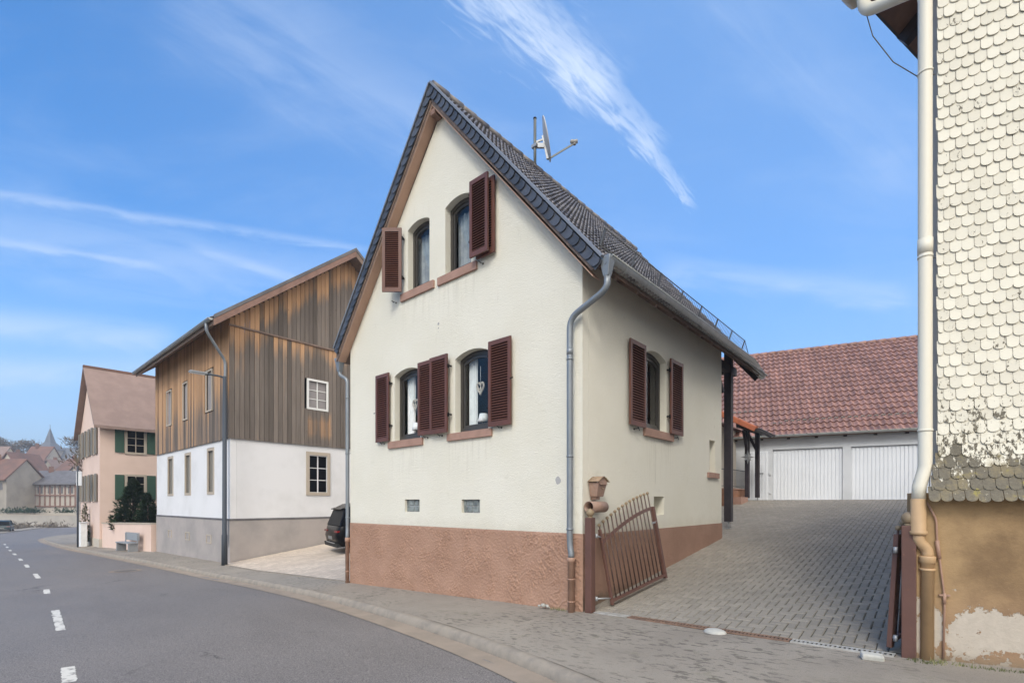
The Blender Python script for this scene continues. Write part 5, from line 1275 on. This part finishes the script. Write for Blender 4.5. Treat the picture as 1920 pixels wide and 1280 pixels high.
mb = MB(); mb.box(xm-.12, xm+.12, PY-.3, PY+PL+.3, pza+.12, pza+.26); mb.build('ridge', 'rustroof', prf)
def pmR(u, v, w): return Vector((PX-w, u, v))
def pmF(u, v, w): return Vector((u, PY+w, v))
for (y0_, z0_, z1_) in ((.52, 4.55, 5.78), (.52, 1.85, 3.15), (4.2, 4.55, 5.78), (4.2, 1.85, 3.15)):
    simple_win(pk, lambda u, v, w: pmR(u, v, w-.03), y0_, y0_+.78, z0_, z1_, .12, 'carglass', 'stonetrim', depth=.05)
    for q0 in (y0_-.57, y0_+.93):
        mb = MB(); mb.prism(rect(q0, q0+.42, z0_-.05, z1_+.08), .05, lambda u, v, w: pmR(u, v, w-.055)); s_ = mb.build('shutter', 'greenshut', pk, label='green painted shutter'); 
        sb = MB()
        for k in range(12): sb.box(PX+.0555, PX+.066, q0+.05, q0+.37, z0_+.02+k*.105, z0_+.08+k*.105)
        sb.build('louvre', 'greenshut', s_)
for (z0_, z1_) in ((4.45, 5.9), (1.75, 3.2)):
    for u0 in (PX-1.3, PX-3.4, PX-5.5):
        simple_win(pk, lambda u, v, w: pmF(u, v, w-.03), u0-.30, u0+.30, z0_, z1_, .05, 'carglass', 'stonetrim', depth=.05, bars=False)
        for q0 in (u0-.80, u0+.36): mb = MB(); mb.prism(rect(q0, q0+.44, z0_-.05, z1_+.08), .05, lambda u, v, w: pmF(u, v, w-.10)); mb.build('shutter', 'greyshut', pk, label='weathered grey shutter')
mb = MB(); mb.box(PX-PW-.02, PX+.02, PY-.03, PY+PL, pz-.4, pz+.55); mb.build('plinth', 'beige', pk)
# garden wall and bench, conifers
gw = thing('garden_wall', 'low pink garden wall between the pink house and the timber-clad house', 'wall', (-28, -.3, -.8))
a, b = Vector((-31.35, -.62)), Vector((-24.62, .16)); d = b-a; nrm = Vector((-d.y, d.x)).normalized()
mb = MB(); mb.obox((a.x, a.y, g(a.x)-.3), (d.x, d.y, .12), (nrm*.22).to_3d(), (0, 0, 1.62)); mb.build('wall', 'pink', gw)
mb = MB(); mb.obox((a.x-nrm.x*.03, a.y-nrm.y*.03, g(a.x)+1.322), (d.x, d.y, .12), (nrm*.28).to_3d(), (0, 0, .07)); mb.build('coping', 'stonetrim', gw)
bn = thing('bench', 'grey bench standing in front of the low pink garden wall', 'bench', (-26.9, -.45, -.77))
bd = d.normalized(); c0 = a+d*.62-nrm*.42; gz0 = g(-27.4)
def BP(u, w, z): p = c0+bd*u+nrm*w; return Vector((p.x, p.y, gz0+z))
mb = MB(); mb.obox(BP(0, -.22, .42), (bd*1.7).to_3d(), (nrm*.42).to_3d(), (0, 0, .05)); mb.build('seat', 'greybench', bn)
mb = MB(); mb.obox(BP(0, .20, .55), (bd*1.7).to_3d(), (nrm*.04).to_3d(), (0, 0, .38)); mb.build('backrest', 'greybench', bn)
for u in (.05, 1.58):
    mb = MB(); mb.obox(BP(u, -.2, 0), (bd*.07).to_3d(), (nrm*.40).to_3d(), (0, 0, .42)); mb.obox(BP(u, .165, .4), (bd*.07).to_3d(), (nrm*.03).to_3d(), (0, 0, .5)); mb.build('leg', 'greybench', bn)
def conifer(x, y, h, r, label, seed=1, z=None, mat='conifer', group='conifers behind the garden wall', name='conifer', n=1500, base=.25, cat='conifer'):
    z = G(x, y)-.2 if z is None else z; t = thing(name, label, cat, (x, y, z), group); rnd = random.Random(seed)
    mb = MB(); mb.tube([(x, y, z-.1), (x, y, z+h*.5), (x, y, z+h*.92)], [.09, .05, .012], 8); mb.build('trunk', 'trunk', t)
    mb = MB()
    for k in range(n):
        f = rnd.random()**1.25; a = rnd.uniform(0, 6.283); rr = r*(1-f)**.75*(.78+.22*math.sin(a*5+f*9))*rnd.uniform(.35, 1.05)**.5
        c = Vector((x+rr*math.cos(a), y+rr*math.sin(a), z+base+(h-base)*f)); d_ = Vector((math.cos(a), math.sin(a), rnd.uniform(-.2, .8))).normalized(); s = rnd.uniform(.07, .16)*(1.3-f*.5)*(h/3.5)
        t_ = d_.cross(Vector((rnd.uniform(-1, 1), rnd.uniform(-1, 1), 1))).normalized(); mb.add([c-t_*s*.35, c+t_*s*.35, c+d_*s*1.3+t_*s*.1], [(0, 1, 2)])
        mb.add([c-t_*s*.3+d_*s*.2, c+d_*s*1.1+Vector((0, 0, s*.5)), c+t_*s*.3-d_*s*.2], [(0, 1, 2)])
    mb.build('crown', mat, t)
conifer(-30.15, .55, 3.95, 1.25, 'tall dense dark conifer behind the low garden wall', 1, n=3400, base=1.2)
conifer(-28.1, .78, 3.1, .75, 'smaller slim dark conifer near the timber-clad house', 2, n=1900, base=1.2)
# white cabinet, sign pole and slim shrub at the bend
cb = thing('utility_cabinet', 'pale utility cabinet on the pavement at the bend', 'cabinet', (-33.4, -1.1, g(-33.4)))
mb = MB(); mb.box(-34.0, -33.3, -1.28, -.98, g(-33.4)-.05, g(-33.4)+1.35); bb = mb.build('body', 'curtain', cb, bevel=.02)
mb = MB(); mb.box(-34.03, -33.27, -1.31, -.95, g(-33.4)+1.352, g(-33.4)+1.40); mb.box(-33.655, -33.645, -1.285, -1.279, g(-33.4)+.1, g(-33.4)+1.25); mb.build('lid', 'greywhite', bb)
sp = thing('sign_pole', 'slim dark pole with a small white sign at the bend', 'sign pole', (-32.9, -1.45, g(-33)))
mb = MB(); mb.tube([(-32.9, -1.45, g(-33)-.1), (-32.9, -1.45, g(-33)+4.6)], .045, 8); mb.build('pole', 'lamppost', sp)
mb = MB(); mb.obox((-32.97, -1.50, 2.6), (.24, .21, 0), (.02, -.02, 0), (0, 0, .8)); mb.build('sign_plate', 'greywhite', sp)
conifer(-34.3, -.95, 2.5, .34, 'slim yellow-green shrub beside the pale cabinet', 6, z=g(-34), mat='shrubl', group=None, name='shrub', n=500, cat='shrub')
def tree(x, y, z, h, r, label, seed, mat='bare', group='bare trees on the far hillside', n=500, leaf=.5, trunkr=.12):
    t = thing('tree', label, 'tree', (x, y, z), group); rnd = random.Random(seed); mb = MB(); tips = []
    def br(p, d, L, rad, lev):
        q = p+d*L; mb.tube([p, q], [rad, rad*.65], 6, caps=False)
        if lev == 0: tips.append(q); return
        for k in range(4 if lev > 1 else 3):
            dd_ = (d+Vector((rnd.uniform(-1, 1), rnd.uniform(-1, 1), rnd.uniform(-.2, .7)))*.75).normalized(); br(q, dd_, L*rnd.uniform(.55, .8), rad*.6, lev-1)
        tips.append(q)
    br(Vector((x, y, z)), Vector((0, 0, 1)), h*.36, trunkr*h/6, 3); mb.build('trunk', 'trunk', t)
    mb = MB()
    for k in range(n):
        c = rnd.choice(tips)+Vector((rnd.gauss(0, 1), rnd.gauss(0, 1), rnd.gauss(0, .8)))*r*.2; d_ = Vector((rnd.gauss(0, 1), rnd.gauss(0, 1), rnd.gauss(0, 1)+.5)).normalized(); s = leaf*rnd.uniform(.5, 1.2); t_ = d_.orthogonal().normalized()
        mb.add([c-t_*s*.12, c+t_*s*.12, c+d_*s], [(0, 1, 2)])
    mb.build('crown', mat, t)
tree(-37.5, -.2+.9, g(-37), 7.0, 1.6, 'bare tree standing at the far corner of the pink house', 21, group=None, n=600, leaf=.35)

# ------------------------------------------------------------------ cars
def car(name, label, loc, heading, L, W_, H, paint, rc='suv', group=None):
    t = thing(name, label, 'car', loc); t.rotation_euler = (0, 0, heading)
    def mk(mb, nm, mt, par, **k):
        off = parent_loc(par); 
        for i, v in enumerate(mb.v): mb.v[i] = v+off
        return mb.build(nm, mt, par, **k)
    h1 = H*.60; zb = .26*H/1.65+.02
    prof = [(-L/2, zb+.12), (-L/2-.03, zb+.38), (-L/2+.02, h1*.80), (-L/2+.10, h1), (-L/2+.42, H*.93), (-L/2+.75, H-.01), (-L*.10, H), (L*.10, H*.97), (L*.27, h1+.03), (L*.44, h1*.86), (L/2, h1*.66), (L/2+.02, zb+.25), (L/2-.05, zb+.05), (-L/2+.08, zb)]
    body = [(x, min(z, h1+.02)) for x, z in prof]
    def loft(pr, ws, shrink):
        mb = MB(); n = len(pr); vs = []
        cx, cz = 0, (H*.5)
        secs = [(-1, .93), (-.93, .985), (-.6, 1.), (0, 1.0), (.6, 1.), (.93, .985), (1, .93)]
        for s, k in secs:
            for x, z in pr: vs.append((x*k, s*W_/2*ws, cz+(z-cz)*(k if z > cz or True else 1)))
        fs = [(a*n+i, a*n+(i+1) % n, (a+1)*n+(i+1) % n, (a+1)*n+i) for a in range(len(secs)-1) for i in range(n)]+[tuple(range(n)), tuple(reversed(range((len(secs)-1)*n, len(secs)*n)))]
        mb.add(vs, fs, True); return mb
    lowprof = [(-L/2, zb+.12), (-L/2-.03, zb+.38), (-L/2+.02, h1*.80), (-L/2+.10, h1), (-L*.2, h1+.02), (L*.27, h1+.02), (L*.44, h1*.88), (L/2, h1*.66), (L/2+.02, zb+.25), (L/2-.05, zb+.05)]
    n_arch = []
    for cx_ in (L*.31, -L*.30):
        rr = .37*H/1.65
        for k in range(9): a = math.pi*k/8; n_arch.append((cx_+rr*math.cos(a), zb+.03+rr*math.sin(a)))
    lowprof += n_arch+[(-L/2+.08, zb)]
    b_ = loft(lowprof, 1., 0); bo = mk(b_, 'body', paint, t, recalc=True)
    bo.modifiers.new('b', 'BEVEL').width = .03; bo.modifiers['b'].limit_method = 'ANGLE'
    cab = [(-L/2+.12, h1+.01), (-L/2+.40, H*.93), (-L/2+.75, H-.03), (-L*.10, H-.02), (L*.08, H*.965), (L*.265, h1+.02)]
    mb = MB(); n = len(cab); vs = []
    for s in (-1, 1):
        for x, z in cab: k = .92-.14*(z-h1)/(H-h1); vs.append((x, s*W_/2*k, z))
    mb.add(vs, [tuple(range(n)), tuple(reversed(range(n, 2*n)))]+[(i, n+i, n+(i+1) % n, (i+1) % n) for i in range(n)]); cg = mk(mb, 'cabin_glass', 'carglass', t, recalc=True)
    mb = MB(); mb.add([(x, s*W_/2*.80, z) for s in (-1, 1) for x, z in ((-L/2+.36, H*.925), (-L/2+.72, H+.005), (-L*.1, H+.015), (L*.09, H*.975))], [(0, 4, 5, 1), (1, 5, 6, 2), (2, 6, 7, 3)]); mb.bar((-L/2+.40, 0, H*.94), (-L/2+.28, 0, H*.925), W_*.74, .03); mk(mb, 'roof_panel', paint, t)
    mb = MB()
    for s in (-1, 1):
        for x0_, z0_, x1_, z1_ in ((-L/2+.14, h1, -L/2+.42, H*.93), (-L*.28, h1, -L*.26, H*.97), (L*.0, h1, L*.0, H*.98), (L*.265, h1, L*.08, H*.965)):
            k0 = .925; k1 = .925-.14*(z1_-h1)/(H-h1); mb.bar((x0_, s*W_/2*k0, z0_), (x1_, s*W_/2*k1, z1_), .07, .03)
    mk(mb, 'pillar', paint, t)
    for cx_ in (L*.31, -L*.30):
        for s in (-1, 1):
            r_ = .335*H/1.65; mb = MB(); mb.tube([(cx_, s*(W_/2-.22), r_), (cx_, s*(W_/2-.01), r_)], r_, 24); w_ = mk(mb, 'wheel', 'tyre', t)
            mb = MB(); mb.tube([(cx_, s*(W_/2-.02), r_), (cx_, s*(W_/2+.002), r_)], r_*.66, 20); mk(mb, 'rim', 'rim', w_)
    for s in (-1, 1):
        mb = MB(); mb.obox((-L/2-.005, s*W_*.27, h1*.80), (.02+.10, 0, 0), (0, s*W_*.205, 0), (.02, 0, .05)); mk(mb, 'tail_light', 'taillight', t)
        mb = MB(); mb.obox((L*.46, s*W_*.26, h1*.62), (.12, 0, 0), (0, s*W_*.2, 0), (0, 0, .10)); mk(mb, 'headlight', 'whitegloss', t)
        mb = MB(); mb.ball((L*.2, s*(W_/2+.05), h1+.08), .09, 10, 6, (.6, 1, .7)); mk(mb, 'mirror', paint, t)
    mb = MB(); mb.obox((-L/2-.035, -.26, h1*.55), (.01, 0, 0), (0, .52, 0), (.0, 0, .11)); mk(mb, 'number_plate', 'plate', t)
    mb = MB(); mb.box(-L/2-.05, -L/2+.12, -W_*.46, W_*.46, zb+.02, zb+.15); mk(mb, 'bumper_trim', 'tyre', t)
    mb = MB(); mb.box(-L/2-.052, -L/2-.03, -W_*.30, W_*.30, zb+.14, zb+.165); mk(mb, 'bumper_strip', 'chrome', t)
    return t
sx_, sy_ = -12.1+.55, 4.65
car('parked_car', 'black SUV parked behind the house corner, seen from the rear', (-11.46, 4.80, G(-11.5, 4.8)-.06), R(75), 4.5, 1.86, 1.68, 'carblack').rotation_euler = (0, R(-7), R(75))
car('parked_car', 'small dark teal hatchback parked at the far left kerb', (-84.4, -1.95, g(-84.4)-.10), R(172), 4.0, 1.7, 1.48, 'carteal')

# ------------------------------------------------------------------ far end of the street: walls, houses, church
def pt(px, D, z=0.):
    u = (px-960)/925; return Vector((CAM.x+D*(-.661+u*.75), CAM.y+D*(.75+u*.661), z))
def zpx(py, D): return 1.6+(943-py)/925*D
# boundary wall across the junction
fw_ = thing('boundary_wall', 'long grey boundary wall beyond the road bend', 'wall', tuple(pt(60, 85, -3)))
a = pt(-160, 92); b = pt(175, 84); mb = MB(); d = b-a; nrm = Vector((-d.y, d.x, 0)).normalized()
mb.obox((a.x, a.y, -3.6), (d.x, d.y, 0), nrm*.3, (0, 0, 3.1)); mb.build('wall', 'wallgrey', fw_)
mb = MB(); mb.obox((a.x-nrm.x*.04, a.y-nrm.y*.04, -.498), (d.x, d.y, 0), nrm*.38, (0, 0, .12)); mb.build('coping', 'stonetrim', fw_)
# scrub in front of and behind the wall
def scrub(pts, label, seed=1, mat='bare', r=1.1, n=90):
    rnd = random.Random(seed); mb = MB()
    for p in pts:
        for k in range(n):
            c = p+Vector((rnd.gauss(0, r), rnd.gauss(0, r), abs(rnd.gauss(0, r*.5)))); d_ = Vector((rnd.gauss(0, 1), rnd.gauss(0, 1), 1.2)).normalized(); t_ = d_.orthogonal().normalized(); s = rnd.uniform(.2, .6); mb.add([c-t_*s*.2, c+t_*s*.2, c+d_*s], [(0, 1, 2)])
    return tag(mb.build('scrub', mat), label, 'scrub', kind='stuff')
scrub([pt(px, 82, -2.7) for px in (15, 22, 30, 45, 52, 88, 95, 102, 108)], 'low brown scrub along the foot of the boundary wall', 2, 'bare', .9, 80)
scrub([pt(px, 90, -.2) for px in (18, 26, 34, 50, 58, 66, 118, 128)], 'dark hedge tops showing above the boundary wall', 3, 'conifer', .8, 90)
def far_house(pxl, pxr, D, pye, pyr, pyb, wall, roof, label, wins=0, ridge_along=True, depth=8., group='houses on the far hillside', timber=False):
    a, b = pt(pxl, D), pt(pxr, D); dx = (b-a); dx.z = 0; nn = FWv.copy(); ze, zr, zb_ = zpx(pye, D), zpx(pyr, D+depth/2 if ridge_along else D), zpx(pyb, D)
    t = thing('far_house', label, 'house', tuple((a+b)/2+Vector((0, 0, zb_))), group)
    P = lambda u, w, z: Vector((a.x+dx.x*u+nn.x*w*depth, a.y+dx.y*u+nn.y*w*depth, z))
    mb = MB(); zb_ = min(zb_, zpx(943, D)-8)
    if ridge_along:
        mb.add([P(0, 0, zb_), P(1, 0, zb_), P(1, 1, zb_), P(0, 1, zb_), P(0, 0, ze), P(1, 0, ze), P(1, 1, ze), P(0, 1, ze), P(0, .5, zr-.1), P(1, .5, zr-.1)], [(0,1,5,4),(2,3,7,6),(1,2,6,9,5),(3,0,4,8,7)])
    else:
        mb.add([P(0, 0, zb_), P(1, 0, zb_), P(1, 1, zb_), P(0, 1, zb_), P(0, 0, ze), P(1, 0, ze), P(1, 1, ze), P(0, 1, ze), P(.5, 0, zr-.1), P(.5, 1, zr-.1)], [(0,1,5,8,4),(1,2,6,5),(2,3,7,9,6),(3,0,4,7)])
    mb.build('wall', wall, t)
    mb = MB(); ov_ = .03
    if ridge_along: quads = [[P(-ov_, -.08, ze-.3), P(1+ov_, -.08, ze-.3), P(1+ov_, .5, zr), P(-ov_, .5, zr)], [P(-ov_, .5, zr), P(1+ov_, .5, zr), P(1+ov_, 1.08, ze-.3), P(-ov_, 1.08, ze-.3)]]
    else: quads = [[P(-.06, -.05, ze-.3), P(.5, -.05, zr), P(.5, 1.05, zr), P(-.06, 1.05, ze-.3)], [P(.5, -.05, zr), P(1.06, -.05, ze-.3), P(1.06, 1.05, ze-.3), P(.5, 1.05, zr)]]
    for q in quads: mb.add(q+[v+Vector((0, 0, .25)) for v in q], [(0,3,2,1),(4,5,6,7),(0,1,5,4),(1,2,6,5),(2,3,7,6),(3,0,4,7)])
    rf = mb.build('roof', roof, t, recalc=True)
    mb = MB(); c = P(.3, .45, zr-.5); mb.box(c.x-.4, c.x+.4, c.y-.4, c.y+.4, c.z, c.z+1.6); mb.build('chimney', 'rustroof', rf)
    for k in range(wins):
        u = (k+.5)/wins; fw = 1.0/dx.length
        mb = MB(); mb.add([P(u-fw*.5, -.006, ze-2.1), P(u+fw*.5, -.006, ze-2.1), P(u+fw*.5, -.006, ze-.75), P(u-fw*.5, -.006, ze-.75), P(u-fw*.5, .004, ze-2.1), P(u+fw*.5, .004, ze-2.1), P(u+fw*.5, .004, ze-.75), P(u-fw*.5, .004, ze-.75)], [(0,1,2,3),(0,4,5,1),(1,5,6,2),(2,6,7,3),(3,7,4,0)])
        mb.build('window', 'greyroof', t, recalc=True)
    if timber:
        mb = MB()
        for k in range(13): u = k/12; mb.bar(P(u, -.012, ze-5), P(u, -.012, ze-.1), .28, .08)
        for z in (ze-.25, ze-2.5, ze-4.8): mb.bar(P(0, -.02, z), P(1, -.02, z), .08, .28)
        mb.build('timber_frame', 'brownsoffit', t)
    return t
far_house(28, 142, 104, 906, 884, 946, 'doorgrey', 'greyroof', 'long low half-timbered house with grey roof behind the boundary wall', 6, depth=9, timber=True, group=None)
far_house(-60, 12, 98, 898, 862, 946, 'stone', 'rustroof', 'stone-grey house with reddish roof at the far left edge', 3, group=None)
far_house(-5, 34, 125, 880, 848, 930, 'beige', 'rustroof', 'beige gabled house with rusty red roof left of the half-timbered one', 2, ridge_along=False, group=None)
far_house(36, 78, 150, 872, 838, 930, 'doorgrey', 'rustroof', 'house with broad rusty roof just left of the church tower', 3, group=None)
far_house(70, 108, 138, 886, 862, 930, 'stone', 'brownroof', 'stone-coloured house with brown roof below the church', 2, ridge_along=False, group=None)
far_house(104, 150, 132, 884, 861, 930, 'doorgrey', 'rustroof', 'house with pinkish roof to the right below the church', 3, group=None)
far_house(118, 160, 112, 900, 874, 945, 'beige', 'brownroof', 'brown roofed house half hidden by the bare tree at the bend', 2, ridge_along=False, group=None)
far_house(-70, -8, 140, 872, 838, 930, 'beige', 'brownroof', 'brown roofed house high on the left of the hillside', 3, group=None)
# church
Dc = 250; ch = thing('church', 'grey stone church with pointed slate spire on the far hill', 'church', tuple(pt(97, Dc, 5)))
ca = pt(94, Dc); hw = 3.6
def cbox(mb, c, hw_, z0, z1):
    mb.obox(c-RTv*hw_-FWv*hw_+Vector((0, 0, z0-c.z)), RTv*2*hw_, FWv*2*hw_, (0, 0, z1-z0))
mb = MB(); cbox(mb, ca, hw, 4, zpx(842, Dc)); mb.build('tower', 'stone', ch)
zt = zpx(842, Dc)
mb = MB(); cs = [(-1, -1), (1, -1), (1, 1), (-1, 1)]
mb.add([ca+RTv*x*(hw+.7)+FWv*y*(hw+.7)+Vector((0, 0, zt-.3)) for x, y in cs]+[ca+RTv*x*hw*.42+FWv*y*hw*.42+Vector((0, 0, zpx(829, Dc))) for x, y in cs]+[ca+Vector((0, 0, zpx(801, Dc)))],
       [(3,2,1,0),(0,1,5,4),(1,2,6,5),(2,3,7,6),(3,0,4,7),(4,5,8),(5,6,8),(6,7,8),(7,4,8)]); mb.build('spire', 'bluegrey', ch)
mb = MB(); mb.tube([ca+Vector((0, 0, zpx(802, Dc)-.3)), ca+Vector((0, 0, zpx(796, Dc)))], .12, 5); mb.build('cross', 'bluegrey', ch)
mb = MB()
for s in (-1, 0.2): c = ca-FWv*(hw+.03)+RTv*(s*1.6)+Vector((0, 0, zt-4)); mb.obox(c, RTv*1.1, -FWv*.1, (0, 0, 2.4))
mb.build('belfry_window', 'bluegrey', ch)
n0 = pt(103, Dc+4); mb = MB(); nl = 16.; zn, zr_ = zpx(868, Dc), zpx(838, Dc)
Pn = lambda u, w, z: n0+RTv*u+FWv*w+Vector((0, 0, z-n0.z))
mb.add([Pn(0, -4, 4), Pn(nl, -4, 4), Pn(nl, 6, 4), Pn(0, 6, 4), Pn(0, -4, zn), Pn(nl, -4, zn), Pn(nl, 6, zn), Pn(0, 6, zn), Pn(0, 1, zr_), Pn(nl, 1, zr_-.1)], [(0,1,5,4),(1,2,6,9,5),(2,3,7,6),(3,0,4,8,7)]); mb.build('nave_wall', 'stone', ch)
mb = MB(); mb.add([Pn(-.3, -4.6, zn-.6), Pn(nl+.5, -4.6, zn-.6), Pn(nl-2, 1, zr_+.2), Pn(-.3, 1, zr_+.2), Pn(nl+.5, 6.6, zn-.6), Pn(-.3, 6.6, zn-.6)], [(0,1,2,3),(3,2,4,5),(1,4,2)]); mb.build('nave_roof', 'bluegrey', ch)
for i, (px, D, h, lab) in enumerate([(48, 175, 12, 'bare rounded tree on the hill left of the church'), (10, 165, 11, 'bare tree behind the far left roofs'), (30, 190, 10, 'smaller bare tree on the skyline between two roofs'), (150, 150, 12, 'bare tree to the right of the church')]):
    p = pt(px, D); tree(p.x, p.y, zpx(878, D)-1, h, 3.5, lab, 40+i, n=900, leaf=1.1)

# ------------------------------------------------------------------ thin winter haze over the valley
hm = bpy.data.materials.new('air_haze'); hm.use_nodes = True; th_ = NT(hm.node_tree); th_.n.remove(th_.n['Principled BSDF'])
pv = th_.node('ShaderNodeVolumePrincipled', {'Color': (.80, .86, .95), 'Density': .0012, 'Anisotropy': .2}); th_.l.new(pv.outputs[0], th_.n['Material Output'].inputs['Volume'])
MAT['haze'] = hm
mb = MB(); mb.box(-3100, 3100, -3100, 3100, -60, 70); mb.build('haze', 'haze', kind='stuff')
